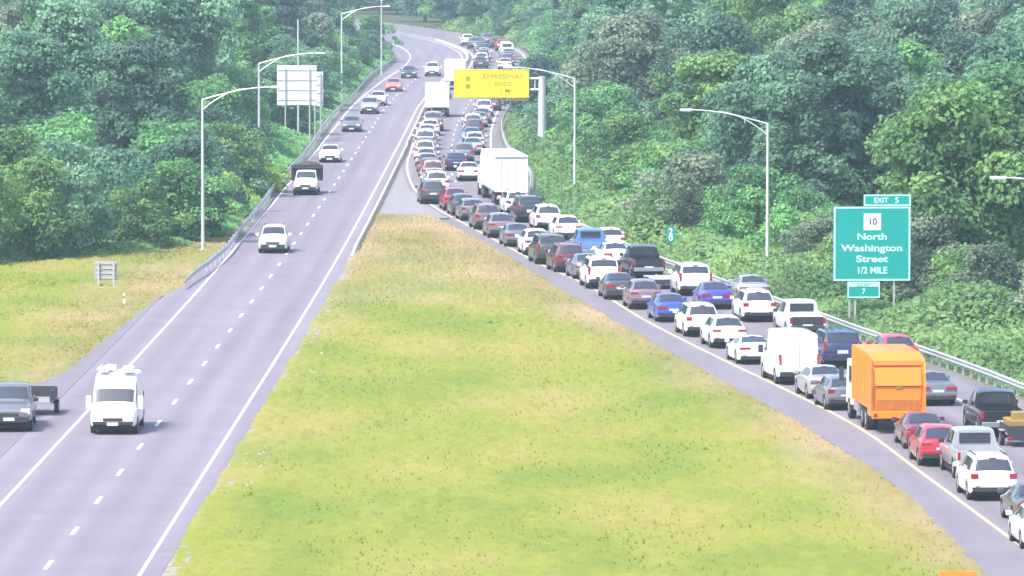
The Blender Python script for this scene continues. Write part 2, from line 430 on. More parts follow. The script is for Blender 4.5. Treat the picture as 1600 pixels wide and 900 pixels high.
def ribbon(name, fa, fb, z0, z1, z, mat, kind='structure', step=4.0, nx=1, dry=None, lat=None, rough=0.0):
    ys = np.arange(z0, z1 + step * 0.5, step)
    A, B = fa(ys), fb(ys)
    t = np.linspace(0, 1, nx + 1)
    X = A[:, None] + (B - A)[:, None] * t[None]
    Y = np.repeat(ys[:, None], nx + 1, 1)
    V = np.stack([X, Y, np.full_like(X, z)], -1).reshape(-1, 3)
    if rough:                                        # clumpy uneven sward, flat at its edges
        rg = np.random.default_rng(5); hgt = np.zeros(len(V))
        for k in range(26):
            a_, f_, p_ = rg.random() * 6.28, 0.5 * 1.17 ** k, rg.random() * 6.28
            hgt += np.sin((V[:, 0] * math.cos(a_) + V[:, 1] * math.sin(a_) * .45) * f_ + p_) / (1 + .12 * k)
        ed = np.minimum(np.tile(t, len(ys)), 1 - np.tile(t, len(ys))) * np.repeat(np.abs(B - A), nx + 1)
        V[:, 2] += rough * np.clip(.5 + hgt / 5.5 + .45 * rg.normal(size=len(V)), 0, 1.8) * np.clip(ed / .5, 0, 1)
    n = nx + 1
    i, j = np.meshgrid(np.arange(len(ys) - 1), np.arange(nx), indexing='ij')
    a = (i * n + j).ravel()
    F = np.stack([a, a + 1, a + n + 1, a + n], -1)
    me = mesh_np(name, V, F)
    if dry is not None: fattr(me, 'dry', dry(V))
    if lat is not None: fattr(me, 'lat', V[:, 0] - lat(V[:, 1]))
    o = link(name, me, mat)
    if kind: o['kind'] = kind
    return o

# dryness of the verge grass: straw along the shoulders and at the far tip
def dryness(V):
    x, y = V[:, 0], V[:, 1]
    d = np.clip(1 - (medEdge(y) - x) / 4.2, 0, 1) * 0.95 * (x < medEdge(y) + 1)
    d = d + np.clip((y - 345) / 85, 0, 1) * 0.8
    d = d + np.clip(1 - (x - lr_right(y)) / 3.5, 0, 1) * 0.22 * (x > lr_right(y))
    left = x < lr_right(y) - 5
    d = np.where(left, 0.72 * np.clip((x + 29) / 6, 0, 1), d)
    return np.clip(d, 0, 1)

# ground
g = MB().add([(-2000, -300, -0.02), (2000, -300, -0.02), (2000, 3200, -0.02), (-2000, 3200, -0.02)], [(0, 1, 2, 3)]).build('ground', M['soil'])
g['kind'] = 'structure'
ribbon('median_grass', lambda y: lr_right(y) + 0.6, lambda y: np.minimum(medEdge(y), 60) + 0.3, 200, 476, 0.0, M['grass'], step=.4, nx=110, dry=dryness, rough=.13)
ribbon('left_verge_grass', lambda y: y * 0 - 46.0, lambda y: np.where(y < 384, np.minimum(pull(y), leftPave(y)), leftPave(y)) + 0.2, 290, 470, 0.0, M['grass'], step=.5, nx=110, dry=dryness, rough=.13)
ribbon('right_verge_grass', lambda y: railR(y) - 0.5, lambda y: railR(y) + 7.0, 150, 700, 0.0, M['bank'], step=5, nx=4, dry=lambda V: np.zeros(len(V)))
ribbon('left_bank_grass', lambda y: railL(y) - 5.0, lambda y: railL(y) + 0.5, 470, 760, 0.0, M['bank'], step=5, nx=3, dry=lambda V: np.zeros(len(V)))
# carriageways
ribbon('left_carriageway', leftPave, lambda y: lr_right(y) + 0.78, 150, 1360, 0.03, M['road'], lat=lr_right)
ribbon('right_carriageway', lambda y: yel(y) - 0.4, lambda y: railR(y) - 0.2, 150, 1360, 0.03, M['queue'], lat=yel)
ribbon('median_shoulder', lambda y: medEdge(y), lambda y: yel(y) - 0.4, 150, 472, 0.03, M['shoulder'])
ribbon('paved_gore', lambda y: lr_right(y) + 0.78, lambda y: yel(y) - 0.4, 472, 1360, 0.026, M['gore'])
ribbon('gravel_strip', lambda y: lr_right(y) + 0.78, lambda y: lr_right(y) + 1.5, 150, 471, 0.02, M['gravel'])
# left pull-off lay-by
ribbon('pull_off', lambda y: pull(y), lambda y: lr_right(y) - LRW - 1.88, 150, 384, 0.03, M['shoulder'], step=3)
# painted lines
def line(name, f, off, w, z0, z1, mat):
    ribbon(name, lambda y: f(y) + off - w / 2, lambda y: f(y) + off + w / 2, z0, z1, 0.036, mat, step=3)
line('left_edge_line', lr_right, -LRW, 0.14, 150, 1100, M['paint_w'])
line('right_edge_line', lr_right, 0.0, 0.14, 150, 1100, M['paint_p'])
line('yellow_edge_line', yel, 0.0, 0.17, 150, 470, M['paint_y'])
line('median_edge_line', yel, 0.0, 0.15, 473, 1100, M['paint_p'])
line('right_shoulder_line', yel, 7.4, 0.15, 300, 1000, M['paint_w'])
dash_zs = [at(72, 884).y + 12.19 * k for k in range(-2, 48)]
for k, zc in enumerate(dash_zs):
    ys = np.linspace(zc - 1.52, zc + 1.52, 4); c = lr_right(ys) - LRW * 0.485
    V = np.array([(c[i] + s * 0.085, ys[i], 0.036) for i in range(4) for s in (-1, 1)])
    o = link('lane_dash', mesh_np('lane_dash', V, [(2*i, 2*i+1, 2*i+3, 2*i+2) for i in range(3)]), M['paint_w'])
    o['kind'] = 'structure'
for k in range(40):                                    # lane line of the queue carriageway, seen only between cars
    zc = 262 + 12.19 * k
    ys = np.linspace(zc - 1.52, zc + 1.52, 4); c = yel(ys) + 3.75
    V = np.array([(c[i] + s * 0.075, ys[i], 0.036) for i in range(4) for s in (-1, 1)])
    o = link('queue_lane_dash', mesh_np('queue_lane_dash', V, [(2*i, 2*i+1, 2*i+3, 2*i+2) for i in range(3)]), M['paint_w'])
    o['kind'] = 'structure'

# loose pale rocks along the left carriageway's inner edge
vs, fs = [], []
for k in range(70):
    y = 262 + 75 * random.random(); x = float(lr_right(y)) + 1.55 + 0.75 * random.random() * (1 + (y - 262) / 90)
    r = 0.05 + 0.09 * random.random()
    base = len(vs)
    for dx, dy, dz in ((-1, -1, 0), (1, -.8, 0), (1.1, 1, 0), (-.9, 1, 0), (-.6, -.6, .8), (.5, -.5, 1), (.6, .5, .7), (-.5, .6, .9)):
        vs.append((x + dx*r*random.uniform(.7, 1.2), y + dy*r*random.uniform(.7, 1.2), 0.0 + dz*r*1.1))
    fs += [tuple(base + i for i in f) for f in ((4,5,6,7),(0,1,5,4),(1,2,6,5),(2,3,7,6),(3,0,4,7))]
me = bpy.data.meshes.new('roadside_rocks'); me.from_pydata(vs, [], fs)
tag(link('roadside_rocks', me, M['rock']), 'scattered pale rocks along the inner edge of the left carriageway', 'rocks', kind='stuff')

# ------------------------------------------------------------------ guide rails and barrier
def wbeam(f, z0, z1, side, step=3.81):
    """corrugated beam; side=+1 faces +X"""
    prof = [(0.0, 0.44), (0.07, 0.50), (0.07, 0.55), (0.0, 0.60), (0.0, 0.63), (0.07, 0.68), (0.07, 0.73), (0.0, 0.78)]
    ys = np.arange(z0, z1, step); xs = f(ys)
    V, F = [], []
    n = len(prof)
    for i, y in enumerate(ys):
        for d, z in prof: V.append((xs[i] + side * d, y, z))
    for i in range(len(ys) - 1):
        for j in range(n - 1):
            a = i * n + j
            F.append((a, a + 1, a + n + 1, a + n))
    return mesh_np('rail_beam', V, F)

def guide_rail(f, z0, z1, side, spacing, zpost, label, turn=None):
    root = tag(empty('guide_rail', (float(f(z0)), z0, 0)), label, 'guide rail')
    def put(o, x, y, z=0.0): o.location = (x - root.location.x, y - root.location.y, z)
    o = link('rail_beam', wbeam(f, z0, z1, side), M['galv'], root); put(o, 0, 0)
    pm = MB().box(-0.06, 0.06, -0.08, 0.08, 0.0, 0.74).box(0.0, 0.11*side, -0.07, 0.07, 0.48, 0.73).mesh('post')
    pm.materials.append(M['galv'])
    y = z0 + 0.5
    while y < min(z1, zpost):
        o = link('post', pm, None, root); put(o, float(f(y)) - side * 0.13, y)
        y += spacing
    return root
guide_rail(railR, 236, 700, -1, 1.905, 620, 'long galvanised guide rail on posts beside the right lanes of the traffic queue')
z0L = at(325, 407.5, 0.75).y
gl = guide_rail(railL, z0L, 905, 1, 3.81, 700, 'galvanised guide rail curving along the left edge of the moving carriageway')
# flared end bending back into the verge
e0 = at(293, 440, 0.5)
V = []
ys = np.linspace(0, 1, 7)
for t in ys:
    x = float(railL(z0L)) * (1 - t) + e0.x * t - 0.25 * math.sin(t * math.pi / 2); y = z0L * (1 - t) + e0.y * t
    for d, z in [(0.0, 0.44), (0.07, 0.50), (0.07, 0.55), (0.0, 0.60), (0.0, 0.63), (0.07, 0.68), (0.07, 0.73), (0.0, 0.78)]:
        V.append((x + d, y, z * (1 - 0.3 * t * t)))
F = [(i*8+j, i*8+j+1, i*8+j+9, i*8+j+8) for i in range(6) for j in range(7)]
o = link('end_terminal', mesh_np('end_terminal', V, F), M['galv'], gl); o.location = -gl.location

# low concrete divider between the carriageways
ys = np.arange(at(538, 404).y, 1000, 4.0)
V, F = [], []
prof = [(-0.20, 0.0), (-0.19, 0.06), (-0.12, 0.15), (-0.10, 0.36), (0.10, 0.36), (0.12, 0.15), (0.19, 0.06), (0.20, 0.0)]
for y in ys:
    off = 0.95 if y < 600 else 0.85
    k = min(1.0, 0.35 + (y - ys[0]) / 14.0)
    for d, z in prof: V.append((float(lr_right(y)) + off + d, y, z * k + 0.02))
n = len(prof)
F = [(i*n+j, i*n+j+1, i*n+n+j+1, i*n+n+j) for i in range(len(ys)-1) for j in range(n-1)]
me = mesh_np('median_barrier', V, F)
tag(link('median_barrier', me, M['concrete']), 'low concrete divider running along the inner edge of the left carriageway', 'barrier')

# ------------------------------------------------------------------ lamp posts
def lamp_master():
    root = empty('lamp_post')
    MB().cyl((0, 0, 0.12), (0, 0, 10.3), 0.125, 0.075, 10).build('pole', M['pole'], root, smooth=40)
    MB().box(-0.24, 0.24, -0.24, 0.24, 0.0, 0.12, 0.02).build('base_plate', M['galv'], root)
    up = [(4.75 * t, 0, 10.25 + 0.85 * math.sin(t * math.pi / 2)) for t in np.linspace(0, 1, 9)]
    lo = [(3.1 * t, 0, 9.55 + (10.98 - 9.55) * (math.sin(t * math.pi / 2) ** 0.9)) for t in np.linspace(0, 1, 8)]
    a = MB().tube(up, 0.055, 0.04, 6).tube(lo, 0.045, 0.035, 6).cyl((1.4, 0, 10.3), (1.4, 0, 10.62), 0.03, n=5)
    a.build('arm', M['pole'], root, smooth=40)
    h = MB().prism([(-0.17, 0.0), (-0.19, 0.07), (-0.12, 0.15), (0.12, 0.15), (0.19, 0.07), (0.17, 0.0)], 4.6, 5.35)
    o = h.build('luminaire', M['pole'], root); o.location = (0, 0, 11.02)
    MB().box(4.72, 5.25, -0.12, 0.12, 10.99, 11.03, 0.01).build('lens', M['head'], root)
    return root
def copy_tree(o, parent=None):
    c = o.copy(); COL.objects.link(c); c.parent = parent
    for ch in o.children: copy_tree(ch, c)
    return c
lamp0 = lamp_master()
lamps = [
    (at(317, 392), 0, 'lamp post by the flared end of the left guide rail, arm over the moving lanes'),
    (at(405, 297), 0, 'lamp post standing just left of the white sign backs, arm reaching over them'),
    (at(534, 166), 0, 'lamp post right of the white sign backs with its top out of view'),
    (at(596, 118), 0, 'farthest thin lamp post left of the road bend'),
    (at(898, 337), math.pi, 'lamp post right of the thick yellow sign column, arm reaching left'),
    (at(1199, 456), math.pi, 'tall lamp post behind the right guide rail, left of the green exit sign'),
    (Vector((at(1545, 646).x + 5.35, at(1545, 646).y, 0)), math.pi, 'lamp post at the right frame edge showing only its luminaire arm'),
]
for i, (p, rz, lab) in enumerate(lamps):
    o = lamp0 if i == 0 else copy_tree(lamp0)
    o.location = p; o.rotation_euler = (0, 0, rz)
    tag(o, lab, 'lamp post', 'highway lamp posts')

# ------------------------------------------------------------------ signs
def text_part(body, size, mat, parent, x, z, y, depth=0.006, squeeze=None, facing=True):
    cu = bpy.data.curves.new('legend', 'FONT')
    cu.body = body; cu.size = size; cu.align_x = 'CENTER'; cu.align_y = 'CENTER'; cu.extrude = depth; cu.offset = size * 0.02
    tmp = bpy.data.objects.new('legend', cu)
    me = bpy.data.meshes.new_from_object(tmp)
    bpy.data.objects.remove(tmp)
    n = len(me.vertices); co = np.empty(n * 3, np.float32); me.vertices.foreach_get('co', co); co = co.reshape(-1, 3)
    wd = co[:, 0].max() - co[:, 0].min()
    if squeeze: co[:, 0] *= squeeze / wd
    me.vertices.foreach_set('co', co.ravel()); me.update()
    me.materials.clear(); me.materials.append(mat)
    o = link('legend', me, None, parent)
    o.rotation_euler = (math.pi / 2, 0, 0); o.location = (x, y, z)
    return o

def frame_part(mb, x0, x1, z0, z1, w, y0, y1):
    mb.box(x0, x1, y0, y1, z1 - w, z1); mb.box(x0, x1, y0, y1, z0, z0 + w)
    mb.box(x0, x0 + w, y0, y1, z0 + w, z1 - w); mb.box(x1 - w, x1, y0, y1, z0 + w, z1 - w)

# green exit guide sign
p = at(1362, 512)
sg = tag(empty('exit_sign', p, R(3)), 'green guide sign with exit tab and route shield beside the right guide rail', 'road sign')
S = FPX / p.y                                            # pixels per metre there
def sx(px): return (px - 1362) / S
def sz(py): return (512 - py) / S
MB().box(sx(1301), sx(1423), -0.03, 0.03, sz(438.5), sz(322), 0.012).build('panel', M['sgreen'], sg)
fb = MB(); frame_part(fb, sx(1302), sx(1422), sz(438), sz(322.5), 0.085, -0.045, -0.031); fb.build('border', M['swhite'], sg)
tb = MB().box(sx(1348.5), sx(1423), -0.03, 0.03, sz(321.4), sz(303), 0.01).build('exit_tab', M['sgreen'], sg)
fb = MB(); frame_part(fb, sx(1349), sx(1422.5), sz(321), sz(303.6), 0.07, -0.045, -0.031); fb.build('border', M['swhite'], tb)
text_part('EXIT', 0.40, M['swhite'], tb, sx(1376), sz(312.6), -0.037)
text_part('5', 0.46, M['swhite'], tb, sx(1401), sz(312.6), -0.037)
sh = MB().box(sx(1349), sx(1376), -0.05, -0.032, sz(359), sz(333), 0.006).build('route_shield', M['swhite2'], sg)
text_part('10', 0.52, M['plastic'], sh, sx(1362.5), sz(346), -0.054)
for body, py, wpx in (('North', 369.5, 46), ('Washington', 387.5, 96), ('Street', 404.5, 50), ('1/2 MILE', 422.5, 46)):
    text_part(body, 0.52, M['swhite'], sg, sx(1362), sz(py), -0.037, squeeze=wpx / S)
ob = MB().box(sx(1323), sx(1375), -0.03, 0.03, sz(465.5), sz(439.4), 0.01).build('old_exit_plaque', M['sgreen'], sg)
fb = MB(); frame_part(fb, sx(1324), sx(1374.5), sz(465), sz(440), 0.06, -0.045, -0.031)
fb.box(sx(1326.5), sx(1372), -0.044, -0.0315, sz(447.4), sz(442.2)); fb.build('border', M['swhite'], ob)
text_part('OLD EXIT', 0.19, M['sgreen'], ob, sx(1349), sz(444.8), -0.049)
text_part('7', 0.42, M['swhite'], ob, sx(1349), sz(455.5), -0.037)
for px in (1327, 1336, 1397):
    MB().box(sx(px) - 0.055, sx(px) + 0.055, 0.035, 0.14, 0, sz(330)).build('post', M['galv'], sg)

# yellow cantilever sign
p = at(847, 240)
ys_ = tag(empty('cantilever_sign', p, 0), 'yellow overhead warning sign cantilevered over the queue from a thick column', 'road sign')
S = FPX / p.y
def yx(px): return (px - 847) / S
def yz(py): return (240 - py) / S
MB().cyl((0, 0, 0), (0, 0, yz(121)), 0.42, 0.34, 18).cyl((0, 0, yz(121)), (0, 0, yz(119.5)), 0.37, 0.36, 18).build('column', M['pole'], ys_, smooth=40)
bm_ = MB()
for zz in (yz(140), yz(118.5) - 0.25):
    bm_.cyl((yx(716), -0.1, zz), (0.3, -0.1, zz), 0.11, 0.13, 10)
bm_.cyl((yx(836), -0.1, yz(140)), (yx(836), -0.1, yz(118.5) - 0.25), 0.06, n=8)
bm_.build('arm', M['pole'], ys_, smooth=40)
pn = MB().box(yx(709.5), yx(826.5), -0.36, -0.28, yz(153), yz(108.5), 0.02).build('panel', M['yellow'], ys_)
bk = MB()
for px in (722, 748, 775, 802, 818): bk.box(yx(px) - 0.05, yx(px) + 0.05, -0.275, -0.2, yz(155), yz(107))
bk.build('bracket', M['galv'], ys_)
fr = MB(); frame_part(fr, yx(711), yx(825), yz(151.7), yz(109.8), 0.035, -0.372, -0.362); fr.build('border', M['bronze'], pn)
text_part('EXPRESSWAY', 0.56, M['sblack'], pn, yx(786), yz(119.5), -0.368, squeeze=64 / S)
text_part('ENDS', 0.52, M['sblack'], pn, yx(786.5), yz(131), -0.368, squeeze=26 / S)
text_part('1 MI', 0.50, M['sblack'], pn, yx(790), yz(141.5), -0.368, squeeze=17 / S)
for py in (122.5, 134.5):
    MB().cyl((yx(731), -0.361, yz(py)), (yx(731), -0.385, yz(py)), 0.24, n=14).build('beacon_lens', M['sblack'], pn)
wk = MB().box(yx(790), yx(826), -0.9, -0.38, yz(156.5), yz(155.3)); wk.build('light_bracket', M['bronze'], ys_)

# backs of the big roadside signs on the left
def sign_back(px0, px1, py0, py1, base, lab, mat, posts, name='sign_back'):
    p = at((px0 + px1) / 2, base); S = FPX / p.y; c = (px0 + px1) / 2
    r = tag(empty(name, p, R(-2)), lab, 'road sign')
    q = lambda px: (px - c) / S
    h = lambda py: (base - py) / S
    MB().box(q(px0), q(px1), -0.02, 0.03, h(py1), h(py0), 0.01).build('panel', mat, r)
    st = MB()
    for k in range(4):
        zz = h(py1) + (h(py0) - h(py1)) * (k + 0.5) / 4
        st.box(q(px0) + 0.03, q(px1) - 0.03, -0.065, -0.021, zz - 0.035, zz + 0.035)
    st.build('stiffener', M['galv'], r)
    for x, top in posts:
        MB().box(q(x) - 0.06, q(x) + 0.06, -0.17, -0.067, 0, h(top)).build('post', M['galv'], r)
    return r
sign_back(433, 495, 102, 164, 222, 'larger white blank sign back left of the moving carriageway', M['signback'], [(446, 106), (484, 106)])
sign_back(489, 505, 112, 166, 218, 'narrow white blank sign back overlapping the larger one on its right', M['signback'], [(492, 114), (501, 114)])
sign_back(148, 184, 408, 438, 449, 'small weathered grey sign back standing in the left verge grass', M['dullback'], [(154, 409), (178, 409)])
# thin pole behind the white sign backs
p = at(466, 214)
up_ = tag(empty('service_pole', p), 'thin pale pole rising behind the white sign backs', 'pole')
MB().cyl((0, 0, 0.1), (0, 0, 11.5), 0.11, 0.07, 8).build('shaft', M['pole'], up_, smooth=40)
MB().box(-0.2, 0.2, -0.2, 0.2, 0, 0.1, 0.02).build('base_plate', M['galv'], up_)
# green mile marker beside the rail
p = at(1048, 401); S = FPX / p.y
mm = tag(empty('mile_marker', p), 'small vertical green marker plate behind the right guide rail', 'marker')
MB().box(-0.27, 0.27, -0.012, 0.012, 0.95, 1.95, 0.01).build('plate', M['sgreen'], mm)
MB().box(-0.03, 0.03, 0.014, 0.06, 0, 1.9).build('post', M['post_green'], mm)
text_part('2', 0.55, M['swhite2'], mm, 0, 1.66, -0.02); text_part('0', 0.55, M['swhite2'], mm, 0, 1.25, -0.02)
# delineator
p = at(194, 478)
dl = tag(empty('delineator_post', p), 'slim white delineator with orange band in the left verge grass', 'marker post')
MB().box(-0.06, 0.06, -0.01, 0.01, 0, 0.75).build('post', M['paint_w'], dl)
MB().box(-0.07, 0.07, -0.016, -0.011, 0.42, 0.60).build('band', M['amber'], dl)
# orange work board whose top just enters the picture
p = at(1497, 924)
wb = tag(empty('work_board', p), 'orange board at the bottom edge of the median, only its top in view', 'board')
MB().box(-0.66, 0.66, -0.02, 0.02, 0.25, 0.72, 0.01).build('panel', M['work_orange'], wb)
for s in (-1, 1): MB().box(s*0.5-0.03, s*0.5+0.03, 0.022, 0.07, 0, 0.7).build('leg', M['galv'], wb)

# ------------------------------------------------------------------ vehicles
BODY = bpy.data.materials.new('paint_slot')             # replaced per vehicle through the object's own slot

class Shell:
    """car body lofted through cross-sections along y (0 = rear bumper); keys: (y, sill, belt, top, half width, half width of top)"""
    def __init__(self, keys, wheels, wr, bed=None):
        self.k = np.array(keys, float); self.wheels = wheels; self.wr = wr; self.bed = bed
    def params(self, y):
        return [float(np.interp(y, self.k[:, 0], self.k[:, i])) for i in range(1, 6)]
    def section(self, y, bedside=False):
        zs, zb, zt, hw, ht = self.params(y)
        P = [[hw - 0.05, zs], [hw, zs + 0.10], [hw, (zs + zb) / 2 + 0.05], [hw - 0.02, zb - 0.10], [hw - 0.07, zb],
             [ht + 0.03, max(zt - 0.06, zb + 0.012)], [ht - 0.07, zt], [ht * 0.5, zt + 0.02], [0, zt + 0.03]]
        if bedside:
            P[5] = [hw - 0.11, zb]; P[6] = [hw - 0.13, self.bed[1]]; P[7] = [ht * 0.5, self.bed[1]]; P[8] = [0, self.bed[1]]
        for w in self.wheels:
            d = abs(y - w); ra = self.wr + 0.07
            if d < ra:
                za = self.wr + math.sqrt(ra * ra - d * d)
                P[0][1] = max(P[0][1], za); P[1][1] = max(P[1][1], za + 0.015); P[2][1] = max(P[2][1], za + 0.04)
                P[3][1] = max(P[3][1], za + 0.06)
        return P
    def S(self, y, t):
        P = self.section(y); s = 1 if t >= 0 else -1
        t = abs(t); i = min(int(t), 7); f = t - i
        return Vector((s * (P[i][0] + (P[i+1][0] - P[i][0]) * f), y, P[i][1] + (P[i+1][1] - P[i][1]) * f))
    def mesh(self):
        ys = set(self.k[:, 0].tolist())
        ra = self.wr + 0.07
        for w in self.wheels:
            ys |= {w + ra * q for q in (-1.0, -0.96, -0.8, -0.5, 0, 0.5, 0.8, 0.96, 1.0)}
        ys = sorted(round(y, 4) for y in ys if self.k[0, 0] <= y <= self.k[-1, 0])
        rings = []
        for y in ys:
            if self.bed and y < self.bed[0]:
                rings.append((y, self.section(y, True)))
            elif self.bed and abs(y - self.bed[0]) < 1e-3:
                rings.append((y - 0.004, self.section(y - 0.004, True))); rings.append((y, self.section(y)))
            else:
                rings.append((y, self.section(y)))
        V, F = [], []
        n = 17
        for y, P in rings:
            V += [(x, y, z) for x, z in P] + [(-x, y, z) for x, z in P[-2::-1]]
        for i in range(len(rings) - 1):
            for j in range(n - 1):
                a = i * n + j; F.append((a, a + 1, a + n + 1, a + n))
        F.append(tuple(range(n - 1, -1, -1)))
        m = (len(rings) - 1) * n; F.append(tuple(range(m, m + n)))
        mb = MB(); mb.add(V, F)
        return mb.mesh('body', smooth=38)
    def panel(self, mb, ya, yb, ta, tb, ny=4, nt=4, off=0.012, yshift=0.0):
        """a glass sheet lying on the shell between stations ya..yb and section parameters ta..tb"""
        V = []
        for i in range(ny + 1):
            for j in range(nt + 1):
                y = ya + (yb - ya) * i / ny; t = ta + (tb - ta) * j / nt
                tt = t if ta >= 0 else t
                e = 0.02
                if ta < 0 < tb:                                  # across the centre line: t runs -8..8 folded
                    def g(y_, s_):
                        return self.S(y_, (8 - abs(s_)) * (1 if s_ >= 0 else -1)) if abs(s_) > 1e-6 else self.S(y_, 8)
                    p = g(y, t); dy = g(y + e, t) - g(y - e, t); dt = g(y, t + e) - g(y, t - e)
                else:
                    p = self.S(y, t); dy = self.S(y + e, t) - self.S(y - e, t); dt = self.S(y, t + e) - self.S(y, t - e)
                nrm = dy.cross(dt)
                if nrm.length < 1e-9: nrm = Vector((0, 0, 1))
                nrm.normalize()
                c = Vector((0, y, 0.9))
                if nrm.dot(p - c) < 0: nrm = -nrm
                V.append(p + nrm * off)
        n = nt + 1
        mb.add(V, [(i*n+j, i*n+j+1, i*n+n+j+1, i*n+n+j) for i in range(ny) for j in range(nt)])
        return mb

def wheel_parts(root, x, y, r, w, rim='rim'):
    n = 20
    prof = [(0.0, r*0.55), (0.0, r*0.93), (w*0.12, r), (w*0.88, r), (w, r*0.93), (w, r*0.55)]
    s = 1 if x > 0 else -1
    V, F = [], []
    for i in range(n):
        a = 2 * math.pi * i / n
        for d, q in prof: V.append((s * (d - w), q * math.cos(a), q * math.sin(a)))
    k = len(prof)
    for i in range(n):
        for j in range(k - 1):
            F.append((i*k+j, i*k+j+1, ((i+1) % n)*k+j+1, ((i+1) % n)*k+j))
    o = MB().add(V, F).build('wheel', M['tyre'], root, smooth=40); o.location = (x, y, r)
    rm = MB().cyl((-s*0.06, 0, 0), (-s*0.035, 0, 0), r*0.58, r*0.60, 16)
    for q in range(5):
        a = 2*math.pi*q/5
        rm.cyl((-s*0.03, r*0.1*math.cos(a), r*0.1*math.sin(a)), (-s*0.03, r*0.55*math.cos(a), r*0.55*math.sin(a)), 0.035, n=5)
    ro = rm.build(rim, M['rim'], o)
    return o

def body_part(me, root, name='body'):
    me.materials.clear(); me.materials.append(BODY)
    return link(name, me, None, root)

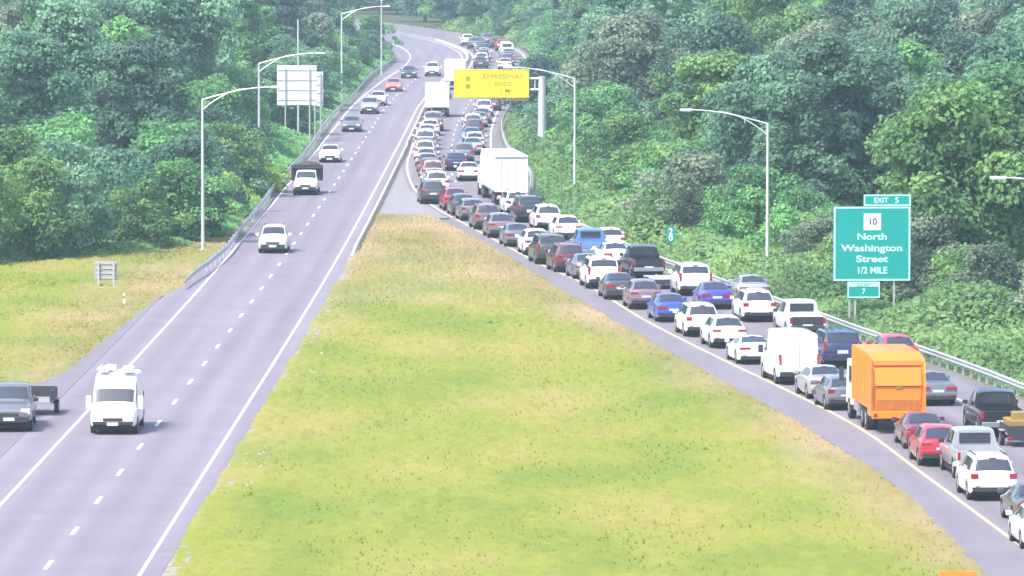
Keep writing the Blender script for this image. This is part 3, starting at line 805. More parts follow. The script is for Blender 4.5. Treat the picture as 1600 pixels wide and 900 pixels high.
SPEC = {
 'sedan': dict(L=4.75, wr=0.335, wheels=(1.02, 3.80), keys=[
    (0.00,.40,.84,.92,.78,.60),(.05,.30,.92,1.01,.87,.70),(.45,.25,.95,1.04,.905,.72),(.72,.23,.955,1.05,.915,.73),(1.50,.22,.95,1.385,.92,.58),(2.15,.22,.94,1.43,.92,.59),
    (2.72,.22,.93,1.39,.92,.58),(3.52,.22,.92,.99,.91,.74),(4.30,.22,.80,.87,.89,.72),(4.63,.24,.68,.72,.84,.62),(4.75,.32,.60,.62,.74,.52)],
    rear=(.80,1.46), front=(3.42,2.78), side=[(1.18,2.0),(2.08,3.05)], tail=(.72,.88,.50), plate=.66, mir=3.28, hl=(4.55,.60,.72)),
 'coupe': dict(L=4.5, wr=0.335, wheels=(.92, 3.62), keys=[
    (0.00,.36,.84,.90,.80,.62),(.05,.26,.92,.99,.90,.72),(.4,.22,.94,1.0,.93,.74),(.60,.20,.93,1.01,.93,.73),(1.55,.2,.90,1.26,.93,.56),(2.0,.2,.88,1.29,.93,.57),
    (2.45,.2,.87,1.25,.93,.56),(3.25,.2,.85,.92,.92,.74),(4.1,.2,.74,.80,.90,.72),(4.40,.22,.62,.66,.84,.62),(4.5,.28,.55,.57,.74,.52)],
    rear=(.68,1.5), front=(3.15,2.52), side=[(1.35,2.85)], tail=(.74,.86,.56), plate=.52, mir=3.0, hl=(4.3,.56,.68)),
 'suv': dict(L=4.65, wr=0.36, wheels=(.90, 3.66), keys=[
    (0.00,.48,.92,.98,.82,.66),(.05,.36,1.00,1.07,.905,.74),(.12,.32,1.03,1.11,.925,.76),(.52,.28,1.05,1.60,.935,.63),(.95,.27,1.05,1.66,.94,.65),(2.35,.27,1.04,1.68,.94,.66),
    (2.85,.27,1.03,1.62,.94,.64),(3.55,.27,1.01,1.10,.935,.77),(4.25,.28,.94,1.02,.91,.74),(4.55,.32,.82,.87,.85,.64),(4.65,.40,.74,.76,.75,.54)],
    rear=(.15,.48), front=(3.46,2.92), side=[(.70,1.45),(1.55,2.35),(2.45,3.05)], tail=(.86,1.06,.30), plate=.76, mir=3.25, hl=(4.48,.72,.86)),
 'hatch': dict(L=4.25, wr=0.325, wheels=(.78, 3.40), keys=[
    (0.00,.42,.86,.92,.80,.64),(.05,.32,.93,1.0,.875,.71),(.12,.28,.96,1.03,.89,.72),(.62,.24,.97,1.40,.90,.59),(1.0,.23,.97,1.46,.905,.61),(2.0,.23,.96,1.49,.905,.62),
    (2.5,.23,.95,1.44,.905,.60),(3.2,.23,.93,1.0,.90,.73),(3.88,.24,.84,.91,.88,.70),(4.16,.28,.72,.76,.82,.6),(4.25,.35,.64,.66,.72,.5)],
    rear=(.16,.58), front=(3.1,2.56), side=[(.75,1.6),(1.68,2.7)], tail=(.78,.96,.32), plate=.64, mir=2.95, hl=(4.08,.64,.78)),
 'minivan': dict(L=5.05, wr=0.35, wheels=(.98, 4.02), keys=[
    (0.00,.45,.94,1.0,.86,.70),(.05,.33,1.02,1.08,.95,.78),(.12,.3,1.05,1.12,.97,.80),(.42,.26,1.07,1.66,.985,.70),(.9,.25,1.07,1.74,.99,.72),(2.7,.25,1.05,1.75,.99,.72),
    (3.2,.25,1.03,1.68,.99,.70),(4.1,.25,.98,1.06,.97,.78),(4.7,.27,.84,.90,.93,.72),(4.95,.3,.74,.78,.87,.62),(5.05,.38,.66,.68,.78,.54)],
    rear=(.15,.38), front=(4.0,3.26), side=[(.55,1.5),(1.6,2.6),(2.7,3.5)], tail=(.90,1.14,.26), plate=.78, mir=3.65, hl=(4.86,.68,.82)),
 'van': dict(L=5.7, wr=0.36, wheels=(1.05, 4.60), keys=[
    (0.00,.50,1.15,2.22,.95,.80),(.06,.40,1.22,2.34,1.0,.84),(.5,.36,1.22,2.42,1.02,.86),(2.5,.34,1.22,2.46,1.02,.86),(3.85,.34,1.20,2.42,1.02,.84),(4.15,.34,1.20,2.32,1.02,.80),
    (4.85,.34,1.18,1.36,1.01,.80),(5.40,.36,1.02,1.14,.96,.74),(5.62,.38,.86,.92,.90,.64),(5.70,.44,.76,.78,.80,.56)],
    rear=None, front=(4.78,4.22), side=[(3.75,4.45)], tail=(.95,1.45,.13), plate=.72, mir=4.5, hl=(5.5,.78,.98)),
 'pickup': dict(L=5.75, wr=0.40, wheels=(1.15, 4.72), bed=(1.95, .72), keys=[
    (0.00,.56,1.10,1.12,.94,.80),(.05,.50,1.16,1.18,.985,.84),(1.95,.46,1.18,1.80,1.0,.74),(2.35,.44,1.18,1.88,1.0,.75),(3.1,.44,1.16,1.88,1.0,.75),
    (3.5,.44,1.15,1.82,1.0,.73),(4.15,.44,1.13,1.22,.99,.84),(5.2,.46,1.06,1.14,.97,.82),(5.62,.48,.94,.99,.92,.74),(5.75,.54,.84,.87,.84,.64)],
    rear=None, front=(4.06,3.56), side=[(2.15,2.85),(2.95,3.7)], tail=(.80,1.12,.15), plate=.68, mir=3.8, hl=(5.55,.78,.98)),
}
def variant(base, **kw):
    sp = dict(SPEC[base]); sp.update(kw); return sp
SPEC['boxsuv'] = variant('suv', L=4.9, wr=0.385, wheels=(.98, 3.88), keys=[
    (0.00,.52,1.02,1.08,.86,.70),(.05,.40,1.10,1.17,.96,.79),(.10,.36,1.13,1.22,.975,.81),(.30,.32,1.14,1.74,.985,.73),(.75,.31,1.14,1.80,.99,.75),(2.6,.31,1.13,1.81,.99,.75),
    (3.05,.31,1.12,1.75,.99,.73),(3.65,.31,1.10,1.20,.985,.84),(4.5,.33,1.04,1.12,.96,.80),(4.8,.36,.92,.97,.90,.70),(4.9,.44,.84,.86,.80,.60)],
    rear=(.13,.27), front=(3.58,3.12), side=[(.50,1.45),(1.55,2.45),(2.55,3.25)], tail=(.86,1.34,.14), plate=.84, mir=3.4, hl=(4.7,.80,.94))
SPEC['crossover'] = variant('suv', L=4.5, wr=0.35, wheels=(.85, 3.55), keys=[
    (0.00,.46,.92,.98,.80,.64),(.05,.34,1.00,1.06,.895,.73),(.12,.30,1.02,1.09,.91,.74),(.85,.26,1.01,1.50,.92,.58),(1.3,.25,1.0,1.56,.925,.60),(2.2,.25,.98,1.58,.925,.61),
    (2.7,.25,.97,1.52,.925,.60),(3.45,.25,.95,1.03,.92,.75),(4.1,.26,.87,.94,.90,.72),(4.4,.30,.75,.79,.84,.62),(4.5,.38,.67,.69,.74,.52)],
    rear=(.18,.80), front=(3.35,2.77), side=[(1.0,1.75),(1.83,2.9)], tail=(.86,.97,.44), plate=.70, mir=3.12, hl=(4.3,.66,.78))
SPEC['highvan'] = variant('van', keys=[
    (0.00,.50,1.15,2.22,.95,.80),(.06,.40,1.22,2.34,1.0,.84),(.5,.36,1.22,2.40,1.02,.86),(2.5,.34,1.22,2.44,1.02,.86),(3.45,.34,1.20,2.40,1.02,.84),(4.30,.34,1.18,1.90,1.02,.86),
    (4.78,.34,1.12,1.26,1.01,.86),(5.40,.36,.98,1.10,.96,.76),(5.62,.38,.84,.90,.90,.64),(5.70,.44,.74,.76,.80,.56)], front=(4.73,4.34), side=[(3.6,4.5)])
def lens_box(mb, x0, x1, y0, y1, z0, z1): mb.box(min(x0,x1), max(x0,x1), y0, y1, z0, z1, 0.012)

def build_vehicle(kind):
    sp = SPEC[kind]; L = sp['L']; sh = Shell(sp['keys'], sp['wheels'], sp['wr'], sp.get('bed'))
    root = empty(kind)
    body_part(sh.mesh(), root)
    hw = max(k[4] for k in sp['keys'])
    # glass
    if sp['front']: sh.panel(MB(), sp['front'][0], sp['front'][1], -2.35, 2.35, 4, 10).build('windscreen', M['glass'], root, smooth=40)
    if sp['rear']: sh.panel(MB(), sp['rear'][0], sp['rear'][1], -2.3, 2.3, 4, 10).build('rear_window', M['glass'], root, smooth=40)
    for s in (1, -1):
        for ya, yb in sp['side']:
            me = sh.panel(MB(), ya, yb, 4.14, 4.92, 5, 3)
            if s < 0: me.v = [(-x, y, z) for x, y, z in me.v]
            me.build('side_window', M['glass'], root, smooth=40)
    # lamps, plate, bumpers
    z0, z1, wd = sp['tail']
    for s in (1, -1):
        t = MB(); xo = hw - 0.05
        lens_box(t, s * (xo - wd), s * (xo - 0.01), -0.012, 0.2, z0, z1)
        t.build('tail_light', M['tail'], root)
        y, h0, h1 = sp['hl']
        w_ = float(np.interp(y, [k[0] for k in sp['keys']], [k[4] for k in sp['keys']]))
        t = MB(); lens_box(t, s * (w_ - 0.42), s * (w_ - 0.03), L - 0.34, L - 0.015, h0, h1 + 0.03)
        t.build('headlight', M['head'], root)
        m_ = MB().box(min(s*(hw-.02), s*(hw+.2)), max(s*(hw-.02), s*(hw+.2)), sp['mir'] - .09, sp['mir'] + .07, sp['keys'][5][2] + (.02 if kind != 'highvan' else -.18), sp['keys'][5][2] + .19 if kind not in ('van', 'highvan') else sp['keys'][5][2] + .40, 0.03)
        m_.build('mirror', M['plastic'] if kind in ('van', 'pickup') else BODY, root)
    MB().box(-0.26, 0.26, -0.03, 0.0, sp['plate'] - .08, sp['plate'] + .08, 0.006).build('number_plate', M['plate'], root)
    zs = sp['keys'][0][1]
    if kind in ('pickup', 'van', 'highvan'):
        MB().box(-hw + .10, hw - .10, -0.05, 0.25, zs - .10, zs + .13, 0.03).build('rear_bumper', M['plastic'] if kind != 'pickup' else M['chrome'], root)
    else:
        MB().box(-hw + .06, hw - .06, -0.06, 0.22, zs + .05, zs + .24, 0.05).build('rear_bumper', BODY, root)
        MB().box(-hw + .12, hw - .12, -0.045, 0.25, zs - .11, zs + .06, 0.025).build('rear_valance', M['plastic'], root)
        for s in (1, -1): MB().box(s*.62 - .09, s*.62 + .09, -0.068, -0.05, zs + .07, zs + .11, 0.004).build('reflector', M['tail'], root)
        ry = sp['rear'][1]
        MB().box(-.14, .14, ry - .03, ry + .03, sp['keys'][3][3] + .005 if kind not in ('sedan', 'coupe') else sp['keys'][4][3] + .01, sp['keys'][3][3] + .04 if kind not in ('sedan', 'coupe') else sp['keys'][4][3] + .045, .005).build('brake_light', M['tail'], root)
    MB().box(-hw + .16, hw - .16, L - .22, L + .035, .28 if kind not in ('pickup', 'van', 'highvan') else .42, sp['keys'][-1][2] - .16, 0.03).build('front_bumper', M['plastic'], root)
    gz = sp['keys'][-1][2]
    MB().box(-.42, .42, L - .03, L + .03, gz - .14, gz - .015, 0.01).build('grille', M['plastic'], root)
    MB().box(-.24, .24, L + .036, L + .05, gz - .34, gz - .2, 0.004).build('front_plate', M['plate'], root)
    MB().box(-hw + .12, hw - .12, .25, L - .25, .18, .46).build('underbody', M['under'], root)
    for y in sp['wheels']:
        for s in (1, -1): wheel_parts(root, s * (hw - .015), y, sp['wr'], .23)
    if kind in ('suv', 'minivan', 'boxsuv'):
        for s in (1, -1):
            x = s * .60
            zr = max(k[3] for k in sp['keys']) + .02
            MB().box(x - .02, x + .02, .75, 2.7, zr, zr + .035, 0.01).build('roof_rail', M['plastic'], root)
    if kind == 'pickup':
        MB().box(-.82, .82, -.015, .05, .70, 1.155, 0.015).build('tailgate', BODY, root)
        MB().box(-.62, .62, 1.915, 1.945, 1.30, 1.72, 0.01).build('rear_window', M['glass'], root)
    if kind in ('van', 'highvan'):
        for s in (1, -1):
            MB().box(min(s*.04, s*.80), max(s*.04, s*.80), -.018, .03, 1.42, 2.0, 0.01).build('rear_window', M['whitebox'], root)
        MB().box(-.008, .008, -.02, .02, .5, 2.15).build('door_seam', M['greyframe'], root)
    return root, L

def box_truck():
    root = empty('box_truck'); L = 8.4
    MB().box(-1.27, 1.27, 0, 5.9, 1.05, 3.55, 0.03).build('cargo_box', M['whitebox'], root)
    MB().box(-1.15, 1.15, -.03, 0.01, 1.15, 3.38, 0.01).build('roll_door', M['whitebox'], root)
    for z in (1.7, 2.25, 2.8): MB().box(-1.15, 1.15, -.036, -.029, z - .012, z + .012).build('door_seam', M['greyframe'], root)
    MB().box(-1.2, 1.2, -.08, .12, .50, .72, 0.02).build('rear_bumper', M['plastic'], root)
    MB().box(-.5, .5, .1, 8.2, .62, 1.04).build('chassis', M['under'], root)
    MB().prism([(6.1, .55), (6.1, 2.45), (6.4, 2.55), (7.2, 2.45), (7.75, 1.6), (8.35, 1.45), (8.4, .55)], -1.05, 1.05).build('cab', M['whitebox'], root)
    MB().add([(-.92, 7.22, 2.42), (.92, 7.22, 2.42), (.92, 7.76, 1.64), (-.92, 7.76, 1.64)], [(0, 1, 2, 3)]).build('windscreen', M['glass'], root)
    for s in (1, -1):
        MB().box(min(s*1.0, s*1.2), max(s*1.0, s*1.2), -.085, -.05, .78, .95, .01).build('tail_light', M['tail'], root)
        MB().box(min(s*1.05, s*1.062), max(s*1.05, s*1.062), 6.3, 7.3, 1.65, 2.3).build('side_window', M['glass'], root)
        MB().box(min(s*1.2, s*1.4), max(s*1.2, s*1.4), 7.3, 7.42, 1.7, 2.25, .02).build('mirror', M['plastic'], root)
        wheel_parts(root, s * 1.22, 1.7, .46, .5); wheel_parts(root, s * 1.1, 7.0, .46, .28)
    return root, L

def semi():
    root = empty('semi_truck'); L = 18.6; T = 13.4
    MB().box(-1.27, 1.27, 0.0, T, 1.12, 3.85, 0.025).build('trailer', M['whitebox'], root)
    fr = MB(); frame_part(fr, -1.275, 1.275, 1.05, 3.86, .09, -.05, .02); fr.build('door_frame', M['pearl'] if 'pearl' in M else M['whitebox'], root)
    for s in (1, -1):
        MB().box(min(s*.01, s*1.17), max(s*.01, s*1.17), -.04, -.002, 1.16, 3.74, .01).build('cargo_door', M['whitebox'], root)
        for x in (.35, .8): MB().cyl((s*x, -.06, 1.2), (s*x, -.06, 3.7), .018, n=5).build('lock_rod', M['galv'], root)
        MB().box(min(s*.95, s*1.2), max(s*.95, s*1.2), -.07, -.04, .98, 1.08).build('tail_light', M['tail'], root)
        for y in (1.6, 2.9): wheel_parts(root, s * 1.25, y, .5, .5)
        for y in (12.3, 13.6, 17.4): wheel_parts(root, s * 1.22, y, .5, .5 if y < 15 else .3)
        MB().box(s*.9-.06, s*.9+.06, 10.2, 10.35, .35, 1.1).build('landing_leg', M['greyframe'], root)
        MB().box(min(s*1.275, s*1.29), max(s*1.275, s*1.29), .1, T - .1, 1.05, 1.2).build('side_rail', M['galv'], root)
    MB().box(-1.25, 1.25, -.058, -.045, 3.60, 3.74).build('header_band', M['greyframe'], root)
    MB().box(-1.15, 1.15, -.03, .09, .50, .62).box(-.75, -.65, -.02, .06, .6, 1.1).box(.65, .75, -.02, .06, .6, 1.1).build('underride_guard', M['greyframe'], root)
    MB().box(-.55, .55, .3, L - 2, .66, 1.1).build('chassis', M['under'], root)
    MB().prism([(14.0, .6), (14.0, 3.5), (14.6, 3.75), (15.6, 3.3), (16.3, 2.2), (18.4, 1.85), (18.6, .6)], -1.15, 1.15).build('tractor_cab', M['whitebox'], root)
    MB().add([(-1.0, 15.66, 3.24), (1.0, 15.66, 3.24), (1.0, 16.3, 2.24), (-1.0, 16.3, 2.24)], [(0, 1, 2, 3)]).build('windscreen', M['glass'], root)
    return root, L

def garbage_truck():
    root = empty('garbage_truck'); L = 9.7
    MB().prism([(1.7, 1.05), (1.7, 3.45), (1.95, 3.56), (7.0, 3.56), (7.2, 3.4), (7.2, 1.05)], -1.22, 1.22).build('compactor_body', M['orange'], root)
    hp = MB().prism([(0.10, .95), (0.10, 2.0), (0.32, 2.9), (0.55, 3.3), (1.0, 3.5), (1.69, 3.5), (1.69, .75), (.5, .75)], -1.20, 1.20)
    hp.build('hopper', M['orange'], root)
    MB().prism([(.02, 2.18), (.26, 2.98), (.34, 2.95), (.12, 2.16)], -1.05, 1.05).build('upper_door', M['orange'], root)
    MB().prism([(.06, 2.03), (.06, 2.15), (.14, 2.15), (.14, 2.03)], -1.12, 1.12).build('door_bar', M['orange_dark'], root)
    MB().prism([(.045, 1.28), (.045, 2.02), (.12, 2.02), (.12, 1.28)], -1.02, 1.02).build('packer_blade', M['orange'], root)
    MB().prism([(.03, 1.05), (.03, 1.55), (.09, 1.6), (.09, 1.05)], -.98, .98).build('hopper_mouth', M['orange_dark'], root)
    for k in range(7):
        x = -.84 + .28 * k
        MB().box(x - .02, x + .02, .018, .045, 1.1, 1.5).build('blade_rib', M['orange_dark'], root)
    MB().prism([(-.18, .72), (-.18, .98), (.10, 1.05), (.10, .66)], -1.22, 1.22).build('loading_sill', M['orange'], root)
    MB().prism([(.30, 3.08), (.42, 3.28), (.48, 3.26), (.36, 3.06)], -1.1, 1.1).build('top_seam', M['orange_dark'], root)
    MB().box(-.14, .14, -.0, .06, 2.03, 2.14, .01).build('latch', M['bronze'], root)
    for s in (1, -1):
        MB().prism([(-.02, .98), (-.02, 2.1), (.22, 3.0), (.48, 3.38), (.60, 3.38), (.40, 2.9), (.16, 2.0), (.16, .98)], s*1.21 - .035, s*1.21 + .035).build('tailgate_rail', M['orange_dark'] if s < 0 else M['orange'], root)
        for y in (2.4, 3.4, 4.4, 5.4, 6.4): MB().box(min(s*1.22, s*1.26), max(s*1.22, s*1.26), y - .05, y + .05, 1.15, 3.4).build('body_rib', M['orange'], root)
        MB().box(min(s*1.0, s*1.16), max(s*1.0, s*1.16), -.2, -.17, .78, .92).build('tail_light', M['tail'], root)
        for y in (2.45, 3.75): wheel_parts(root, s * 1.2, y, .5, .55)
        wheel_parts(root, s * 1.18, 8.5, .5, .32)
        MB().box(min(s*1.0, s*1.22), max(s*1.0, s*1.22), 4.9, 6.4, .6, 1.0, .03).build('side_tank', M['greyframe'], root)
        MB().box(min(s*1.15, s*1.162), max(s*1.15, s*1.162), 7.75, 8.7, 1.7, 2.5).build('side_window', M['glass'], root)
        MB().box(min(s*1.3, s*1.52), max(s*1.3, s*1.52), 9.3, 9.42, 1.7, 2.35, .02).build('mirror', M['plastic'], root)
    MB().box(-.5, .5, .3, 9.3, .55, 1.04).build('chassis', M['under'], root)
    MB().prism([(7.5, .7), (7.5, 2.7), (7.7, 2.8), (9.2, 2.75), (9.6, 1.8), (9.7, .7)], -1.15, 1.15).build('cab', M['whitebox'], root)
    MB().add([(-1.02, 9.225, 2.68), (1.02, 9.225, 2.68), (1.02, 9.61, 1.82), (-1.02, 9.61, 1.82)], [(0, 1, 2, 3)]).build('windscreen', M['glass'], root)
    return root, L

def dump_truck():
    root, L0 = build_vehicle('pickup')
    root.name = 'dump_truck'
    for ch in list(root.children):
        n = ch.name.split('.')[0]
        if n in ('tailgate',): bpy.data.objects.remove(ch)
    MB().prism([(-.25, 1.0), (-.35, 2.05), (1.9, 2.05), (1.9, 1.0)], -1.22, 1.22).build('dump_body', M['plastic'], root)
    MB().box(-1.22, 1.22, 1.75, 2.5, 2.0, 2.10).box(-1.26, 1.26, 1.6, 1.72, 1.2, 2.25).build('cab_shield', M['plastic'], root)
    bm = bmesh.new(); bmesh.ops.create_icosphere(bm, subdivisions=3, radius=1)
    for v in bm.verts:
        k = 1 + .10 * math.sin(7*v.co.x + 3*v.co.y) * math.cos(5*v.co.y)
        v.co = Vector((v.co.x * 1.1 * k, .75 + v.co.y * 1.0 * k, 2.0 + max(0, v.co.z) * .55 * k))
    me = bpy.data.meshes.new('load'); bm.to_mesh(me); bm.free()
    link('load', me, M['load'], root)
    return root, L0

def trailer(name, L, w, deck, sides, loadm=None):
    root = empty(name)
    MB().box(-w/2, w/2, 0, L, deck - .1, deck, .01).build('deck', M['greyframe'] if sides else M['galv'], root)
    if sides:
        for s in (1, -1): MB().box(min(s*w/2, s*(w/2-.05)), max(s*w/2, s*(w/2-.05)), 0, L, deck, deck + sides).build('side_board', M['plastic'], root)
        MB().box(-w/2, w/2, -.04, 0, deck, deck + sides).build('tail_board', M['plastic'], root)
    MB().box(-w/2, w/2, -.05, 0, deck - .32, deck - .02, .01).build('rear_beam', M['plastic'], root)
    for s in (1, -1):
        MB().box(min(s*(w/2-.2), s*w/2), max(s*(w/2-.2), s*w/2), -.065, -.05, deck - .26, deck - .14).build('tail_light', M['tail'], root)
        wheel_parts(root, s * (w/2 + .2), L * .42, .32, .2)
        MB().box(min(s*(w/2), s*(w/2+.22)), max(s*(w/2), s*(w/2+.22)), L*.42 - .42, L*.42 + .42, .66, .70).build('mudguard', M['greyframe'], root)
    MB().box(-.06, .06, L, L + 1.3, deck - .12, deck - .03).build('drawbar', M['greyframe'], root)
    if loadm:
        MB().box(-w/2 + .1, w/2 - .15, .3, L - .3, deck, deck + .55, .06).box(-w/2+.3, .1, .5, 1.2, deck + .5, deck + .9, .05).build('load', loadm, root)
    return root, L

protos = {}
def recolour(root, mat):
    for o in [root] + list(root.children_recursive):
        if o.type == 'MESH':
            for sl in o.material_slots:
                if sl.material == BODY or sl.link == 'OBJECT':
                    sl.link = 'OBJECT'; sl.material = mat
placed = []
def put_vehicle(kind, colour, px, py, lab, cat, group, oncoming=False, name=None, Z=None, X=None, extra=0.0, drop=()):
    first = kind not in protos
    if first:
        mk = {'box_truck': box_truck, 'semi_truck': semi, 'garbage_truck': garbage_truck, 'dump_truck': dump_truck,
              'flat_trailer': lambda: trailer('flat_trailer', 4.2, 1.9, .62, 0), 'small_trailer': lambda: trailer('small_trailer', 2.6, 1.7, .62, .32, M['bronze']),
              'cargo_trailer': lambda: trailer('cargo_trailer', 3.6, 1.9, .75, .55)}.get(kind)
        protos[kind] = mk() if mk else build_vehicle(kind)
        r = protos[kind][0]
    else:
        r = copy_tree(protos[kind][0])
    L = protos[kind][1]
    p = at(px, py) if Z is None else Vector((X, Z, 0))
    f = lr_right if oncoming else yel
    a = math.atan(slope(f, p.y)) * (1.0 if oncoming or p.y < 640 else 0.6) + extra
    dirv = Vector((math.sin(a), math.cos(a), 0))
    if oncoming:
        loc = p + dirv * L * (1.06 if kind in NM else 1.0); rz = -a + math.pi
    else:
        loc = p; rz = -a
    if kind in NM: r.scale = (1.06, 1.06, 1.06)
    r.location = (loc.x, loc.y, 0.036); r.rotation_euler = (0, 0, rz)
    r.name = name or kind
    if colour: recolour(r, PAINT[colour])
    tag(r, lab, cat, group)
    for q in placed:
        if abs(q[0] - p.x) < 1.75 and (p.y < q[1] + q[2] and q[1] < p.y + L): print('OVERLAP', lab, '|', q[3])
    placed.append((p.x, p.y, L, lab))
    return r

GL, GRt, GO = 'cars queued in the left lane of the traffic jam', 'cars queued in the right lanes of the traffic jam', 'vehicles coming towards the camera'
NM = {'highvan': 'cargo_van', 'boxsuv': 'suv_car', 'crossover': 'suv_car', 'sedan': 'sedan_car', 'coupe': 'sports_car', 'suv': 'suv_car', 'hatch': 'hatchback_car', 'minivan': 'minivan', 'van': 'cargo_van', 'pickup': 'pickup_truck'}
CT = {'boxsuv': 'car', 'crossover': 'car', 'sedan': 'car', 'coupe': 'car', 'suv': 'car', 'hatch': 'car', 'minivan': 'minivan', 'van': 'van', 'pickup': 'pickup truck', 'semi_truck': 'truck',
      'box_truck': 'truck', 'garbage_truck': 'garbage truck', 'dump_truck': 'dump truck', 'flat_trailer': 'trailer', 'small_trailer': 'trailer', 'cargo_trailer': 'trailer'}
QL = [
 ('hatch', 'white', 1638, 862, 'white car cut by the right frame edge, nearest of the queue'),
 ('sedan', 'charcoal', 1626, 826, 'dark grey sedan at the lower right frame edge beside the yellow line'),
 ('suv', 'white', 1553, 785, 'white suv at lower right, directly behind the silver pickup'),
 ('pickup', 'silver', 1533, 752, 'silver pickup between the red suv and the white suv at lower right'),
 ('crossover', 'red', 1473, 731, 'dark red suv two cars behind the orange garbage truck'),
 ('sedan', 'maroon', 1449, 705, 'dark maroon sedan right behind the orange garbage truck'),
 ('garbage_truck', None, 1404, 679, 'orange rear loading garbage truck with white cab in the left queue lane'),
 ('hatch', 'grey', 1323, 643, 'grey hatchback half hidden just ahead of the garbage truck'),
 ('sedan', 'silver', 1296, 626, 'silver grey sedan right behind the white cargo van'),
 ('van', 'white', 1249, 603, 'tall white cargo van in the left queue lane'),
 ('coupe', 'white', 1183, 571, 'low white sports car just ahead of the white cargo van'),
 ('crossover', 'pearl', 1140, 546, 'pale silver suv ahead of the low white sports car'),
 ('suv', 'white', 1099, 528, 'white suv between the blue sedan and the pale silver suv'),
 ('sedan', 'blue', 1053, 505, 'bright blue sedan beside the yellow line in the left queue lane'),
 ('crossover', 'mauve', 1010, 485, 'grey mauve suv directly ahead of the bright blue sedan'),
 ('sedan', 'charcoal', 971, 470, 'dark grey sedan between a white suv and the grey mauve suv'),
 ('boxsuv', 'white', 944, 453, 'white suv left of the black pickup with the flat trailer'),
 ('sedan', 'grey', 922, 438, 'grey sedan directly ahead of the white suv near the black pickup'),
 ('suv', 'maroon', 892, 427, 'dark maroon suv in the left lane left of the sky blue pickup'),
 ('boxsuv', 'charcoal', 863, 414.5, 'charcoal suv directly ahead of the dark maroon suv'),
 ('crossover', 'white', 841, 400, 'white suv in the left lane ahead of the charcoal suv'),
 ('sedan', 'grey', 812, 387, 'grey sedan directly ahead of that white suv in the left lane bend'),
 ('crossover', 'mauve', 785, 373, 'mauve suv in the left lane alongside the black suv'),
 ('suv', 'bronze', 763, 360, 'brown suv in the left lane before the grassy median tip'),
 ('hatch', 'grey', 740, 346, 'grey hatchback right behind the red car at the median tip'),
 ('crossover', 'red', 713, 330, 'red suv at the paved tip of the median left of the semi trailer'),
 ('suv', 'charcoal', 677, 320, 'charcoal suv leftmost in the bend beside the paved gore'),
 ('suv', 'white', 683, 304, 'white car whose roof shows just above the leftmost charcoal suv'),
 ('suv', 'rose', 677, 286, 'pale red suv in the left lane beyond the paved gore'),
 ('sedan', 'maroon', 669, 270, 'maroon sedan ahead of the pale red suv beyond the gore'),
 ('suv', 'white', 664, 252, 'white suv in the left lane beside the divider beyond the gore'),
 ('minivan', 'pearl', 664, 235, 'pale minivan ahead of the white suv beside the divider'),
 ('hatch', 'pearl', 667, 221, 'pale hatchback two cars behind the white box truck'),
 ('boxsuv', 'grey', 676, 206, 'grey suv right behind the white box truck'),
 ('hatch', 'charcoal', 726, 338, 'small dark hatchback between the grey hatchback and the red suv'),
 ('sedan', 'silver', 680, 295, 'silver sedan between the white roofed car and the pale red suv'),
 ('hatch', 'charcoal', 672, 278, 'dark hatchback between the pale red suv and the maroon sedan'),
 ('sedan', 'white', 666, 261, 'white sedan between the maroon sedan and the white suv by the divider'),
 ('hatch', 'grey', 664, 243, 'grey hatchback right behind the pale minivan by the divider'),
 ('hatch', 'mauve', 666, 228, 'mauve hatchback right ahead of the pale minivan by the divider'),
 ('hatch', 'white', 672, 213, 'white hatchback right behind the grey suv that follows the box truck'),
 ('box_truck', None, 683, 184, 'white box truck in the left queue lane left of the yellow sign'),
 ('box_truck', None, 711, 141, 'farther white box truck partly hidden by the left end of the yellow sign'),
]
